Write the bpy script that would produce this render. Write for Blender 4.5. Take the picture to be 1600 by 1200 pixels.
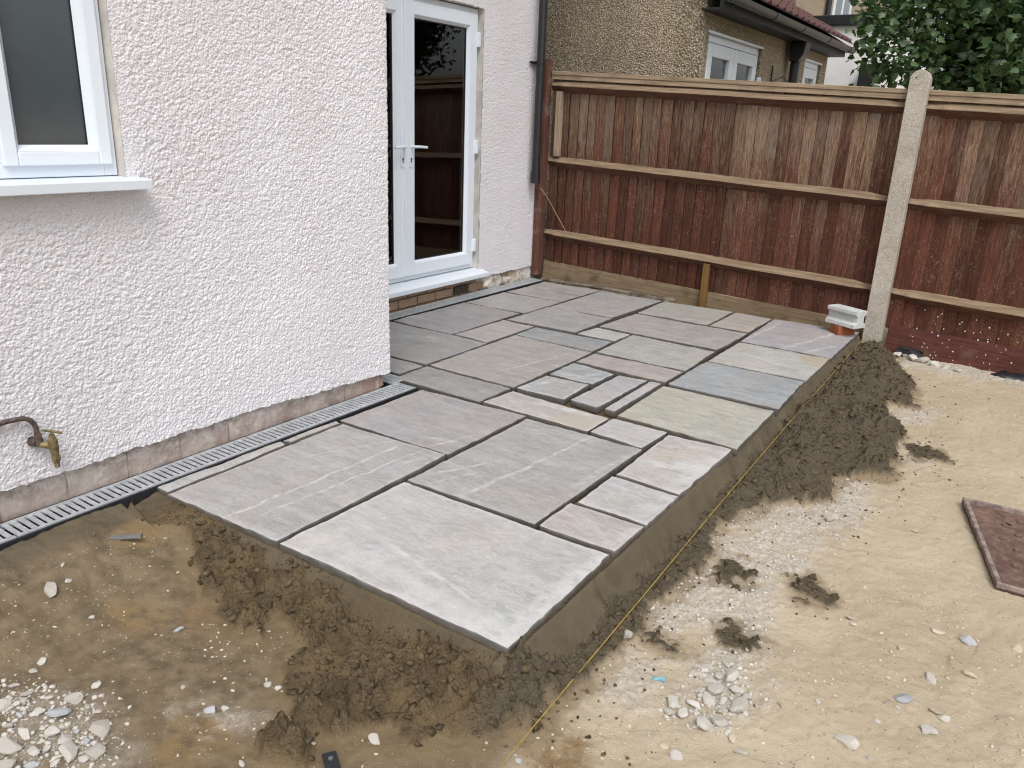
import bpy, bmesh, math, random
import numpy as np
from mathutils import Matrix, Vector

random.seed(7)
rng = np.random.default_rng(11)
for o in list(bpy.data.objects):
    bpy.data.objects.remove(o)
scene = bpy.context.scene
COL = scene.collection

# ------------------------------------------------------------------ camera
cam_data = bpy.data.cameras.new('camera')
cam_data.sensor_fit = 'HORIZONTAL'
cam_data.sensor_width = 36.0
cam_data.lens = 36.0 * 1227.1 / 1600.0
cam_data.clip_start = 0.05
cam_data.clip_end = 500.0
cam = bpy.data.objects.new('camera', cam_data)
COL.objects.link(cam)
right = (0.82952142, 0.55715387, 0.03838982)
up = (-0.20626224, 0.24176314, 0.94815952)
fwd = (-0.5189895, 0.794437, -0.31546751)
cam.matrix_world = Matrix(((right[0], up[0], -fwd[0], 0.0),
                           (right[1], up[1], -fwd[1], 0.0),
                           (right[2], up[2], -fwd[2], 1.34),
                           (0, 0, 0, 1)))
scene.camera = cam

# ------------------------------------------------------------------ sky, sun, exposure
SUN_EL, SUN_AZ = math.radians(54), math.radians(140)     # azimuth clockwise from +Y
world = bpy.data.worlds.new('World')
scene.world = world
world.use_nodes = True
wn = world.node_tree
wn.nodes.clear()
sky = wn.nodes.new('ShaderNodeTexSky')
sky.sky_type = 'NISHITA'
sky.sun_disc = False
sky.sun_elevation = SUN_EL
sky.sun_rotation = SUN_AZ
sky.dust_density = 4.0
sky.air_density = 1.0
hsv = wn.nodes.new('ShaderNodeHueSaturation')            # overcast: nearly colourless cloud light
hsv.inputs['Saturation'].default_value = 0.33
bg = wn.nodes.new('ShaderNodeBackground')
bg.inputs['Strength'].default_value = 0.15
wo = wn.nodes.new('ShaderNodeOutputWorld')
wn.links.new(sky.outputs[0], hsv.inputs['Color'])
wn.links.new(hsv.outputs[0], bg.inputs[0])
wn.links.new(bg.outputs[0], wo.inputs[0])
sd = bpy.data.lights.new('sun', 'SUN')
sd.energy = 1.0
sd.angle = math.radians(25)
sd.color = (1.0, 0.99, 0.98)
sun = bpy.data.objects.new('sun', sd)
COL.objects.link(sun)
sdir = Vector((math.sin(SUN_AZ) * math.cos(SUN_EL), math.cos(SUN_AZ) * math.cos(SUN_EL), math.sin(SUN_EL)))
sun.rotation_euler = sdir.to_track_quat('Z', 'Y').to_euler()
sun.location = sdir * 20
vs = scene.view_settings
vs.view_transform = 'Standard'
vs.look = 'None'
vs.exposure = 0.38
vs.gamma = 1.0
vs.use_curve_mapping = False
scene.cycles.use_denoising = True
scene.cycles.denoiser = 'OPENIMAGEDENOISE'
scene.cycles.denoising_input_passes = 'RGB_ALBEDO_NORMAL'
scene.cycles.denoising_prefilter = 'ACCURATE'
scene.cycles.filter_width = 1.15
scene.cycles.use_adaptive_sampling = False
scene.cycles.diffuse_bounces = 3
scene.cycles.max_bounces = 8

# ------------------------------------------------------------------ helpers: noise
def hash2(ix, iy, k=0):
    ix = ix.astype(np.int64); iy = iy.astype(np.int64)
    n = (ix * 374761393 + iy * 668265263 + k * 1274126177) & 0x7fffffff
    n = ((n ^ (n >> 13)) * 1274126177) & 0x7fffffff
    n = ((n ^ (n >> 16)) * 668265263) & 0x7fffffff
    n = n ^ (n >> 15)
    return (n & 0xffffff) / float(0xffffff)

def vnoise(x, y, k=0):
    ix = np.floor(x); iy = np.floor(y)
    fx = x - ix; fy = y - iy
    fx = fx * fx * fx * (fx * (fx * 6 - 15) + 10); fy = fy * fy * fy * (fy * (fy * 6 - 15) + 10)
    a = hash2(ix, iy, k); b = hash2(ix + 1, iy, k); c = hash2(ix, iy + 1, k); d = hash2(ix + 1, iy + 1, k)
    return (a + (b - a) * fx) * (1 - fy) + (c + (d - c) * fx) * fy

def fbm(x, y, octv=4, k=0, gain=0.5):
    s = 0; a = 1; t = 0
    for i in range(octv):
        s = s + a * (vnoise(x, y, k + i * 7) - 0.5); t += a
        x = x * 2.03 + 3.1; y = y * 2.03 + 1.7; a *= gain
    return s / t * 2

def worley(x, y, k=0):
    ix = np.floor(x); iy = np.floor(y)
    f1 = np.full(x.shape, 9.0); f2 = np.full(x.shape, 9.0)
    for dx in (-1, 0, 1):
        for dy in (-1, 0, 1):
            cx = ix + dx; cy = iy + dy
            px = cx + hash2(cx, cy, k + 101); py = cy + hash2(cx, cy, k + 202)
            d = np.hypot(px - x, py - y)
            f2 = np.minimum(f2, np.maximum(f1, d)); f1 = np.minimum(f1, d)
    return f1, f2

def sstep(a, b, x):
    t = np.clip((x - a) / (b - a), 0, 1)
    return t * t * (3 - 2 * t)

def poly_sdf(px, py, poly):
    """signed distance, positive inside"""
    P = np.array(poly, float)
    d = np.full(px.shape, 1e9); inside = np.zeros(px.shape, bool)
    for i in range(len(P)):
        a = P[i]; b = P[(i + 1) % len(P)]
        e = b - a; wx = px - a[0]; wy = py - a[1]
        t = np.clip((wx * e[0] + wy * e[1]) / (e @ e + 1e-12), 0, 1)
        d = np.minimum(d, np.hypot(wx - t * e[0], wy - t * e[1]))
        c = (a[1] > py) != (b[1] > py)
        xi = (b[0] - a[0]) * (py - a[1]) / (b[1] - a[1] + 1e-12) + a[0]
        inside ^= c & (px < xi)
    return np.where(inside, d, -d)

# ------------------------------------------------------------------ helpers: objects
def mesh_obj(name, verts, faces, mat=None, parent=None, smooth=False, loc=None):
    me = bpy.data.meshes.new(name)
    if isinstance(verts, np.ndarray) and isinstance(faces, np.ndarray):
        nv = len(verts); nf, k = faces.shape
        me.vertices.add(nv); me.vertices.foreach_set('co', verts.astype(np.float32).ravel())
        me.loops.add(nf * k); me.loops.foreach_set('vertex_index', faces.astype(np.int32).ravel())
        me.polygons.add(nf)
        me.polygons.foreach_set('loop_start', np.arange(0, nf * k, k, dtype=np.int32))
        try:
            me.polygons.foreach_set('loop_total', np.full(nf, k, dtype=np.int32))
        except Exception:
            pass
        me.update(calc_edges=True)
    else:
        me.from_pydata([tuple(v) for v in verts], [], [tuple(f) for f in faces])
        me.update()
    if smooth:
        me.polygons.foreach_set('use_smooth', np.ones(len(me.polygons), dtype=bool))
    if mat:
        me.materials.append(mat)
    return link(name, me, parent, loc)

def link(name, me, parent=None, loc=None):
    o = bpy.data.objects.new(name, me)
    COL.objects.link(o)
    if parent:
        o.parent = parent
    if loc is not None:
        o.location = loc
    return o

def empty(name, loc=(0, 0, 0), parent=None):
    return link(name, None, parent, loc)

def tag(o, label, cat, group=None):
    o['label'] = label; o['category'] = cat
    if group:
        o['group'] = group
    return o

def kind(o, k):
    o['kind'] = k
    return o

class MB:
    """collects boxes and tubes into one mesh"""
    def __init__(self):
        self.v = []; self.f = []
    def box(self, x0, x1, y0, y1, z0, z1):
        n = len(self.v)
        self.v += [(x0, y0, z0), (x1, y0, z0), (x1, y1, z0), (x0, y1, z0), (x0, y0, z1), (x1, y0, z1), (x1, y1, z1), (x0, y1, z1)]
        self.f += [tuple(n + i for i in q) for q in ((0, 3, 2, 1), (4, 5, 6, 7), (0, 1, 5, 4), (1, 2, 6, 5), (2, 3, 7, 6), (3, 0, 4, 7))]
        return self
    def prism(self, prof, axis, a, b):
        """prof: closed 2D outline; axis 'x','y' or 'z' extruded a..b"""
        n = len(self.v); m = len(prof)
        for t in (a, b):
            for p, q in prof:
                self.v.append({'x': (t, p, q), 'y': (p, t, q), 'z': (p, q, t)}[axis])
        self.f.append(tuple(n + i for i in range(m))); self.f.append(tuple(n + m + i for i in reversed(range(m))))
        for i in range(m):
            j = (i + 1) % m
            self.f.append((n + i, n + m + i, n + m + j, n + j))
        return self
    def tube(self, pts, r, seg=14, caps=True):
        n0 = len(self.v); pts = [Vector(p) for p in pts]; N = len(pts)
        rs = r if isinstance(r, (list, tuple)) else [r] * N
        ref = Vector((0, 0, 1))
        d0 = (pts[1] - pts[0]).normalized()
        if abs(d0.z) > 0.9:
            ref = Vector((1, 0, 0))
        u = d0.cross(ref).normalized()
        for i, p in enumerate(pts):
            d = (pts[min(i + 1, N - 1)] - pts[max(i - 1, 0)]).normalized()
            u = (u - d * u.dot(d)).normalized(); w = d.cross(u)
            for k in range(seg):
                a = 2 * math.pi * k / seg
                self.v.append(tuple(p + (u * math.cos(a) + w * math.sin(a)) * rs[i]))
        for i in range(N - 1):
            for k in range(seg):
                a = n0 + i * seg + k; b = n0 + i * seg + (k + 1) % seg
                self.f.append((a, b, b + seg, a + seg))
        if caps:
            self.f.append(tuple(n0 + k for k in reversed(range(seg))))
            self.f.append(tuple(n0 + (N - 1) * seg + k for k in range(seg)))
        return self
    def build(self, name, mat, parent=None, bevel=0.0, smooth=False, loc=None):
        me = bpy.data.meshes.new(name)
        v = self.v
        if loc is not None:
            v = [(a - loc[0], b - loc[1], c - loc[2]) for a, b, c in v]
        me.from_pydata(v, [], self.f)
        bm = bmesh.new(); bm.from_mesh(me)
        bmesh.ops.recalc_face_normals(bm, faces=bm.faces)
        if bevel:
            es = [e for e in bm.edges if len(e.link_faces) == 2 and e.calc_face_angle(0) > 0.5]
            bmesh.ops.bevel(bm, geom=es, offset=bevel, segments=2, affect='EDGES', profile=0.5)
        bm.to_mesh(me); bm.free()
        if smooth:
            me.polygons.foreach_set('use_smooth', np.ones(len(me.polygons), dtype=bool))
            me.set_sharp_from_angle(angle=math.radians(40))
        me.materials.append(mat)
        return link(name, me, parent, loc)

# ------------------------------------------------------------------ helpers: materials
class NT:
    def __init__(self, name):
        self.m = bpy.data.materials.new(name); self.m.use_nodes = True
        self.t = self.m.node_tree; self.t.nodes.clear()
        self.out = self.n('ShaderNodeOutputMaterial')
        self.b = self.n('ShaderNodeBsdfPrincipled')
        self.t.links.new(self.b.outputs[0], self.out.inputs[0])
    def n(self, t, **kw):
        nd = self.t.nodes.new(t)
        for k, v in kw.items():
            setattr(nd, k, v)
        return nd
    def l(self, a, b):
        self.t.links.new(a, b)
    def put(self, sock, val):
        if hasattr(val, 'is_linked') or hasattr(val, 'links'):
            self.l(val, sock)
        elif isinstance(val, (tuple, list)) and len(val) == 3 and len(sock.default_value) == 4:
            sock.default_value = (*val, 1)
        else:
            sock.default_value = val
    def coords(self, which='Object'):
        return self.n('ShaderNodeTexCoord').outputs[which]
    def mapping(self, vec, scale=(1, 1, 1), rot=(0, 0, 0), loc=(0, 0, 0)):
        m = self.n('ShaderNodeMapping')
        self.l(vec, m.inputs[0]); self.put(m.inputs['Scale'], scale); self.put(m.inputs['Rotation'], rot); self.put(m.inputs['Location'], loc)
        return m.outputs[0]
    def noise(self, vec, scale, detail=4, rough=0.55, dist=0.0, color=False):
        n = self.n('ShaderNodeTexNoise')
        self.l(vec, n.inputs['Vector']); n.inputs['Scale'].default_value = scale
        n.inputs['Detail'].default_value = detail; n.inputs['Roughness'].default_value = rough; n.inputs['Distortion'].default_value = dist
        return n.outputs['Color' if color else 'Fac']
    def vor(self, vec, scale, feature='F1', out='Distance'):
        n = self.n('ShaderNodeTexVoronoi', feature=feature)
        self.l(vec, n.inputs['Vector']); n.inputs['Scale'].default_value = scale
        return n.outputs[out]
    def ramp(self, fac, a, b, lo=0.0, hi=1.0):
        n = self.n('ShaderNodeMapRange', interpolation_type='SMOOTHSTEP')
        self.put(n.inputs[0], fac); n.inputs[1].default_value = a; n.inputs[2].default_value = b
        n.inputs[3].default_value = lo; n.inputs[4].default_value = hi
        return n.outputs[0]
    def math(self, op, a, b=0.0, c=None):
        n = self.n('ShaderNodeMath', operation=op)
        self.put(n.inputs[0], a); self.put(n.inputs[1], b)
        if c is not None:
            self.put(n.inputs[2], c)
        return n.outputs[0]
    def mix(self, fac, a, b, mode='MIX'):
        n = self.n('ShaderNodeMix', data_type='RGBA', blend_type=mode)
        self.put(n.inputs[0], fac); self.put(n.inputs[6], a); self.put(n.inputs[7], b)
        return n.outputs[2]
    def sep(self, vec):
        n = self.n('ShaderNodeSeparateXYZ'); self.l(vec, n.inputs[0])
        return n.outputs
    def attr(self, name, typ='GEOMETRY', out='Fac'):
        n = self.n('ShaderNodeAttribute', attribute_type=typ, attribute_name=name)
        return n.outputs[out]
    def bump(self, h, strength=0.5, dist=0.01, normal=None):
        n = self.n('ShaderNodeBump')
        n.inputs['Strength'].default_value = strength; n.inputs['Distance'].default_value = dist
        self.l(h, n.inputs['Height'])
        if normal:
            self.l(normal, n.inputs['Normal'])
        return n.outputs[0]
    def done(self, color, rough=0.8, spec=0.3, normal=None, metal=0.0):
        self.put(self.b.inputs['Base Color'], color); self.put(self.b.inputs['Roughness'], rough)
        self.put(self.b.inputs['Specular IOR Level'], spec); self.put(self.b.inputs['Metallic'], metal)
        if normal:
            self.l(normal, self.b.inputs['Normal'])
        return self.m

def simple(name, col, rough=0.6, spec=0.3, metal=0.0, var=0.12, scale=20, bump=0.15, bd=0.002):
    t = NT(name); c = t.coords()
    n = t.noise(c, scale, 5)
    dark = tuple(v * (1 - var * 2) for v in col); lite = tuple(min(1, v * (1 + var)) for v in col)
    return t.done(t.mix(t.ramp(n, 0.3, 0.7), dark, lite), rough, spec, t.bump(t.noise(c, scale * 4, 4), bump, bd), metal)

def mat_render():
    t = NT('painted_roughcast'); c = t.coords()
    big = t.noise(c, 1.3, 4)
    col = t.mix(t.ramp(big, 0.35, 0.7), (0.72, 0.698, 0.722), (0.765, 0.748, 0.775))
    dirt = t.ramp(t.noise(c, 3.1, 5, 0.65), 0.55, 0.8, 0, 0.25)
    col = t.mix(dirt, col, (0.60, 0.53, 0.50))
    h = t.math('ADD', t.noise(c, 190, 4, 0.65), t.math('MULTIPLY', t.vor(c, 115), -1.1))
    return t.done(col, 0.78, 0.2, t.bump(h, 0.7, 0.005))

def mat_upvc():
    t = NT('white_upvc'); c = t.coords()
    n = t.noise(c, 5, 4)
    return t.done(t.mix(n, (0.70, 0.765, 0.83), (0.76, 0.815, 0.87)), 0.28, 0.45)

def mat_glass():
    t = NT('window_glass')
    fr = t.n('ShaderNodeFresnel'); fr.inputs[0].default_value = 1.5
    fac = t.math('MINIMUM', t.math('MULTIPLY', fr.outputs[0], 1.9), 1.0)
    tr = t.n('ShaderNodeBsdfTransparent'); tr.inputs[0].default_value = (0.60, 0.64, 0.64, 1)
    gl = t.n('ShaderNodeBsdfGlossy'); gl.inputs['Roughness'].default_value = 0.015
    mx = t.n('ShaderNodeMixShader')
    t.l(fac, mx.inputs[0]); t.l(tr.outputs[0], mx.inputs[1]); t.l(gl.outputs[0], mx.inputs[2])
    t.t.links.new(mx.outputs[0], t.out.inputs[0])
    return t.m

def mat_ground():
    t = NT('bare_earth'); c = t.coords()
    mud = t.attr('mud'); chalk = t.attr('chalk'); clay = t.attr('clay'); smear = t.attr('smooth_mortar'); brown = t.attr('brown')
    n1 = t.noise(c, 2.2, 6, 0.6); n2 = t.noise(c, 14, 6, 0.65); n3 = t.noise(c, 90, 4, 0.6)
    sand = t.mix(t.ramp(n1, 0.3, 0.7), (0.455, 0.368, 0.252), (0.54, 0.455, 0.325))
    sand = t.mix(t.ramp(n2, 0.42, 0.75, 0, 0.45), sand, (0.53, 0.455, 0.335))
    sand = t.mix(t.ramp(n3, 0.52, 0.75, 0, 0.35), sand, (0.30, 0.225, 0.14))
    sand = t.mix(t.ramp(t.noise(c, 42, 5, 0.7), 0.55, 0.75, 0, 0.45), sand, (0.58, 0.52, 0.41))
    earth = t.mix(t.ramp(n2, 0.3, 0.7), (0.135, 0.100, 0.060), (0.245, 0.190, 0.118))
    col = t.mix(brown, sand, earth)
    col = t.mix(t.math('MULTIPLY', clay, t.ramp(n2, 0.3, 0.6)), col, (0.25, 0.17, 0.085))
    ch = t.mix(t.ramp(n3, 0.35, 0.65), (0.40, 0.35, 0.28), (0.60, 0.55, 0.48))
    col = t.mix(chalk, col, ch)
    # pale grit: small voronoi chips on the dry ground
    v = t.n('ShaderNodeTexVoronoi', feature='F1'); t.l(c, v.inputs['Vector']); v.inputs['Scale'].default_value = 75
    sepc = t.n('ShaderNodeSeparateColor'); t.l(v.outputs['Color'], sepc.inputs[0])
    chip = t.math('MULTIPLY', t.ramp(v.outputs['Distance'], 0.32, 0.22), t.ramp(sepc.outputs[0], 0.72, 0.76))
    chip = t.math('MULTIPLY', chip, t.ramp(t.noise(c, 5, 5, 0.7), 0.45, 0.62))
    col = t.mix(t.math('MULTIPLY', chip, 0.5), col, (0.60, 0.54, 0.44))
    chip2 = t.math('MULTIPLY', t.ramp(v.outputs['Distance'], 0.3, 0.2), t.ramp(sepc.outputs[1], 0.88, 0.92))
    col = t.mix(t.math('MULTIPLY', chip2, 0.6), col, (0.17, 0.13, 0.085))
    damp = t.attr('damp')
    col = t.mix(t.math('MULTIPLY', damp, 0.75), col, (0.215, 0.158, 0.088))
    wet = t.mix(t.ramp(n2, 0.3, 0.7), (0.072, 0.051, 0.027), (0.135, 0.098, 0.055))
    wet = t.mix(t.ramp(t.noise(c, 5, 4), 0.4, 0.65), wet, (0.155, 0.11, 0.056))
    grey = t.attr('grey')
    wet = t.mix(t.math('MULTIPLY', grey, 0.75), wet, (0.092, 0.078, 0.055))
    col = t.mix(mud, col, wet)
    sm = t.mix(t.ramp(n1, 0.3, 0.7), (0.118, 0.094, 0.060), (0.150, 0.122, 0.080))
    sm = t.mix(t.ramp(t.noise(c, 8, 6, 0.7, 0.6), 0.5, 0.7, 0, 0.75), sm, (0.085, 0.064, 0.036))
    col = t.mix(smear, col, sm)
    rough = t.mix(t.math('MAXIMUM', mud, smear), (0.95, 0.95, 0.95), (0.62, 0.62, 0.62))
    hh = t.math('ADD', t.math('MULTIPLY', n3, 0.6), t.noise(c, 320, 3, 0.6))
    hh = t.math('ADD', hh, t.math('MULTIPLY', chip, 0.6))
    crumb = t.math('ADD', t.math('MULTIPLY', t.vor(c, 75), -1.6), t.math('MULTIPLY', t.vor(c, 170), -0.8))
    hh = t.math('ADD', hh, t.math('MULTIPLY', crumb, t.math('MULTIPLY', mud, t.math('SUBTRACT', 1.0, smear))))
    bs = t.bump(hh, 0.75, 0.008)
    return t.done(col, rough, 0.25, bs)

def mat_slab(name, base, streak_rot=0.0, veins=(), edge_white=0.0, stain=None, blotch=0.35, edge_sides=None):
    """riven sandstone: base tone, bedding streaks, pale mineral veins, dusty whitened edges"""
    t = NT(name); c = t.coords()
    oi = t.n('ShaderNodeObjectInfo')
    off = t.n('ShaderNodeVectorMath', operation='ADD')
    sc = t.n('ShaderNodeVectorMath', operation='SCALE'); sc.inputs[0].default_value = (17.0, 31.0, 0.0)
    t.l(oi.outputs['Random'], sc.inputs['Scale']); t.l(c, off.inputs[0]); t.l(sc.outputs[0], off.inputs[1])
    p = off.outputs[0]
    dk = tuple(v * 0.84 for v in base); lt = tuple(min(1, v * 1.13) for v in base)
    warm = (base[0] * 1.08, base[1] * 0.98, base[2] * 0.90)
    cool = (base[0] * 0.90, base[1] * 0.99, base[2] * 1.08)
    st = t.mapping(p, (1.5, 9.0, 1), (0, 0, streak_rot))
    s1 = t.noise(st, 1.6, 6, 0.6, 1.2)
    col = t.mix(t.ramp(s1, 0.3, 0.7), dk, lt)
    col = t.mix(t.ramp(t.noise(p, 2.4, 5, 0.6, 0.8), 0.4, 0.68, 0, 0.7), col, warm)
    col = t.mix(t.ramp(t.noise(p, 3.3, 5, 0.6, 0.5), 0.52, 0.75, 0, 0.6), col, cool)
    # fine pale bedding lines
    s2 = t.noise(t.mapping(p, (1.0, 13.0, 1), (0, 0, streak_rot)), 2.2, 5, 0.65, 0.6)
    ln = t.ramp(t.math('ABSOLUTE', t.math('SUBTRACT', s2, 0.5)), 0.012, 0.002)
    ln = t.math('MULTIPLY', ln, t.ramp(t.noise(p, 4.0, 3), 0.48, 0.62))
    col = t.mix(t.math('MULTIPLY', ln, 0.4), col, (0.5, 0.49, 0.47))
    mot = t.noise(p, 13, 8, 0.72, 0.6)
    col = t.mix(t.ramp(mot, 0.5, 0.72, 0, 0.5), col, tuple(min(1, v * 1.28) for v in base))
    col = t.mix(t.ramp(mot, 0.5, 0.3, 0, 0.45), col, tuple(v * 0.80 for v in base))
    sw = t.noise(t.mapping(p, (1, 3.2, 1), (0, 0, streak_rot + 0.5)), 4.5, 8, 0.7, 2.2)
    col = t.mix(t.ramp(t.math('ABSOLUTE', t.math('SUBTRACT', sw, 0.5)), 0.04, 0.0, 0, 0.5), col, tuple(min(1, v * 1.45) for v in base))
    # dusty bloom
    bl = t.ramp(t.noise(p, 5.5, 8, 0.68, 0.3), 0.53, 0.72, 0, blotch * 1.25)
    col = t.mix(bl, col, (0.50, 0.49, 0.475))
    xyz = t.sep(c)
    wob = t.math('SUBTRACT', t.noise(c, 6, 6, 0.65), 0.5)
    for (x0, y0, x1, y1, w, a) in veins:
        dx, dy = x1 - x0, y1 - y0; L = math.hypot(dx, dy)
        nx, ny = -dy / L, dx / L; tx, ty = dx / L, dy / L
        d = t.math('ADD', t.math('MULTIPLY', t.math('SUBTRACT', xyz[0], x0), nx), t.math('MULTIPLY', t.math('SUBTRACT', xyz[1], y0), ny))
        d = t.math('ABSOLUTE', t.math('ADD', d, t.math('MULTIPLY', wob, max(0.07, w * 1.6))))
        s = t.math('ADD', t.math('MULTIPLY', t.math('SUBTRACT', xyz[0], x0), tx), t.math('MULTIPLY', t.math('SUBTRACT', xyz[1], y0), ty))
        m = t.math('MULTIPLY', t.ramp(d, w, w * 0.25), t.math('MULTIPLY', t.ramp(s, -0.05, 0.05), t.ramp(s, L + 0.05, L - 0.05)))
        m = t.math('MULTIPLY', m, t.ramp(t.noise(p, 16, 6, 0.75), 0.38, 0.6, 0.05, 1.0))
        col = t.mix(t.math('MULTIPLY', m, a), col, (0.55, 0.545, 0.53))
    if stain:
        sx, sy, sr, scol = stain
        d = t.math('POWER', t.math('ADD', t.math('POWER', t.math('SUBTRACT', xyz[0], sx), 2.0), t.math('POWER', t.math('SUBTRACT', xyz[1], sy), 2.0)), 0.5)
        d = t.math('ADD', d, t.math('MULTIPLY', wob, 0.12))
        ringn = t.ramp(t.noise(t.mapping(c, (6, 22, 1), (0, 0, 0.5)), 1.5, 3), 0.3, 0.7, 0.45, 0.9)
        col = t.mix(t.math('MULTIPLY', t.ramp(d, sr, sr * 0.75), ringn), col, scol)
    eg = t.attr('rim')
    ew = t.math('MULTIPLY', t.ramp(t.math('ADD', eg, t.math('MULTIPLY', t.math('SUBTRACT', t.noise(p, 11, 7, 0.75), 0.5), 2.0)), 0.55, 0.95), edge_white)
    col = t.mix(ew, col, (0.55, 0.545, 0.53))
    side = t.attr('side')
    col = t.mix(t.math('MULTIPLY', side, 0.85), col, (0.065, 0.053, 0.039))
    h = t.math('ADD', t.math('MULTIPLY', s1, 0.8), t.noise(p, 45, 6, 0.7))
    h = t.math('ADD', h, t.math('MULTIPLY', t.noise(p, 9, 5, 0.6, 0.4), 1.3))
    return t.done(col, t.ramp(t.noise(p, 7, 4), 0.3, 0.7, 0.42, 0.62), 0.5, t.bump(h, 0.36, 0.006))

def mat_board():
    t = NT('stained_fence_timber'); c = t.coords()
    oi = t.n('ShaderNodeObjectInfo')
    off = t.n('ShaderNodeVectorMath', operation='ADD')
    sc = t.n('ShaderNodeVectorMath', operation='SCALE'); sc.inputs[0].default_value = (13.0, 7.0, 41.0)
    t.l(oi.outputs['Random'], sc.inputs['Scale']); t.l(c, off.inputs[0]); t.l(sc.outputs[0], off.inputs[1])
    p = off.outputs[0]
    grain = t.noise(t.mapping(p, (26, 6, 1.3)), 3.0, 7, 0.65, 0.5)
    fine = t.noise(t.mapping(p, (90, 10, 4)), 3.0, 5, 0.7)
    z = t.sep(c)[2]
    stainc = t.mix(t.ramp(grain, 0.3, 0.7), (0.060, 0.022, 0.014), (0.125, 0.046, 0.029))
    bare = t.mix(t.ramp(fine, 0.3, 0.7), (0.13, 0.083, 0.054), (0.33, 0.235, 0.155))
    bare = t.mix(t.ramp(t.noise(p, 3, 3), 0.45, 0.7), bare, (0.24, 0.19, 0.145))
    # weathered off mostly where rain reaches, boards differ
    wz = t.ramp(z, 0.2, 1.5, -0.13, 0.07)
    rb = t.math('MULTIPLY', t.math('SUBTRACT', oi.outputs['Random'], 0.5), 0.16)
    blot = t.noise(t.mapping(p, (30, 8, 3.0)), 2.0, 8, 0.75, 0.5)
    w = t.math('ADD', t.math('ADD', t.math('ADD', t.math('MULTIPLY', blot, 0.6), t.math('MULTIPLY', fine, 0.4)), wz), rb)
    worn = t.ramp(w, 0.40, 0.70)
    col = t.mix(worn, stainc, bare)
    flecks = t.ramp(t.noise(t.mapping(p, (1.2, 0.4, 0.8)), 34, 7, 0.78, 2.2), 0.53, 0.66, 0, 0.7)
    flecks = t.math('MULTIPLY', flecks, t.ramp(t.noise(p, 4.5, 4), 0.38, 0.6, 0.15, 1.0))
    col = t.mix(flecks, col, (0.36, 0.25, 0.18))
    dkf = t.ramp(t.noise(t.mapping(p, (1.5, 0.4, 0.6)), 21, 6, 0.75, 1.2), 0.58, 0.72, 0, 0.6)
    col = t.mix(dkf, col, (0.045, 0.02, 0.014))
    # knots
    kv = t.n('ShaderNodeTexVoronoi', feature='F1'); t.l(t.mapping(p, (9, 4, 2.4)), kv.inputs['Vector']); kv.inputs['Scale'].default_value = 1.0
    kn = t.ramp(kv.outputs['Distance'], 0.16, 0.06, 0, 0.7)
    col = t.mix(kn, col, (0.07, 0.03, 0.02))
    wn_ = t.n('ShaderNodeTexWhiteNoise', noise_dimensions='1D'); t.l(t.math('MULTIPLY', oi.outputs['Random'], 91.7), wn_.inputs['W'])
    tone = t.ramp(wn_.outputs['Value'], 0.0, 1.0, 0.70, 1.16)
    cmb = t.n('ShaderNodeCombineColor')
    for k_ in range(3):
        t.l(tone, cmb.inputs[k_])
    col = t.mix(1.0, col, cmb.outputs[0], 'MULTIPLY')
    h = t.math('ADD', grain, t.math('MULTIPLY', fine, 0.7))
    return t.done(col, 0.82, 0.2, t.bump(h, 0.5, 0.004))

def mat_wood(name, a, b, axis='x', dirt=(0.16, 0.12, 0.08), dirtamt=0.5):
    t = NT(name); c = t.coords()
    scl = {'x': (1.2, 22, 22), 'z': (22, 22, 1.2)}[axis]
    g = t.noise(t.mapping(c, scl), 2.5, 7, 0.65, 0.4)
    col = t.mix(t.ramp(g, 0.3, 0.7), a, b)
    col = t.mix(t.ramp(t.noise(c, 6, 6, 0.7), 0.5, 0.72, 0, dirtamt), col, dirt)
    crack = t.ramp(t.noise(t.mapping(c, tuple(v * 1.6 for v in scl)), 2.0, 4, 0.6), 0.66, 0.72, 0, 0.6)
    col = t.mix(crack, col, (0.08, 0.05, 0.03))
    return t.done(col, 0.85, 0.2, t.bump(g, 0.5, 0.004))

def mat_concrete(name, a, b, speck=0.5):
    t = NT(name); c = t.coords()
    n = t.noise(c, 9, 6, 0.65)
    col = t.mix(t.ramp(n, 0.3, 0.7), a, b)
    v = t.n('ShaderNodeTexVoronoi', feature='F1'); t.l(c, v.inputs['Vector']); v.inputs['Scale'].default_value = 110
    s = t.n('ShaderNodeSeparateColor'); t.l(v.outputs['Color'], s.inputs[0])
    m = t.math('MULTIPLY', t.ramp(v.outputs['Distance'], 0.5, 0.3), t.ramp(s.outputs[0], 0.55, 0.65))
    col = t.mix(t.math('MULTIPLY', m, speck), col, tuple(v * 0.45 for v in a))
    m2 = t.math('MULTIPLY', t.ramp(v.outputs['Distance'], 0.5, 0.3), t.ramp(s.outputs[1], 0.75, 0.8))
    col = t.mix(t.math('MULTIPLY', m2, speck), col, (0.66, 0.63, 0.58))
    low = t.ramp(t.noise(c, 3.0, 5, 0.7), 0.5, 0.75, 0, 0.4)
    col = t.mix(low, col, (0.26, 0.22, 0.15))
    return t.done(col, 0.9, 0.2, t.bump(t.math('ADD', v.outputs['Distance'], n), 0.55, 0.003))

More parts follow.
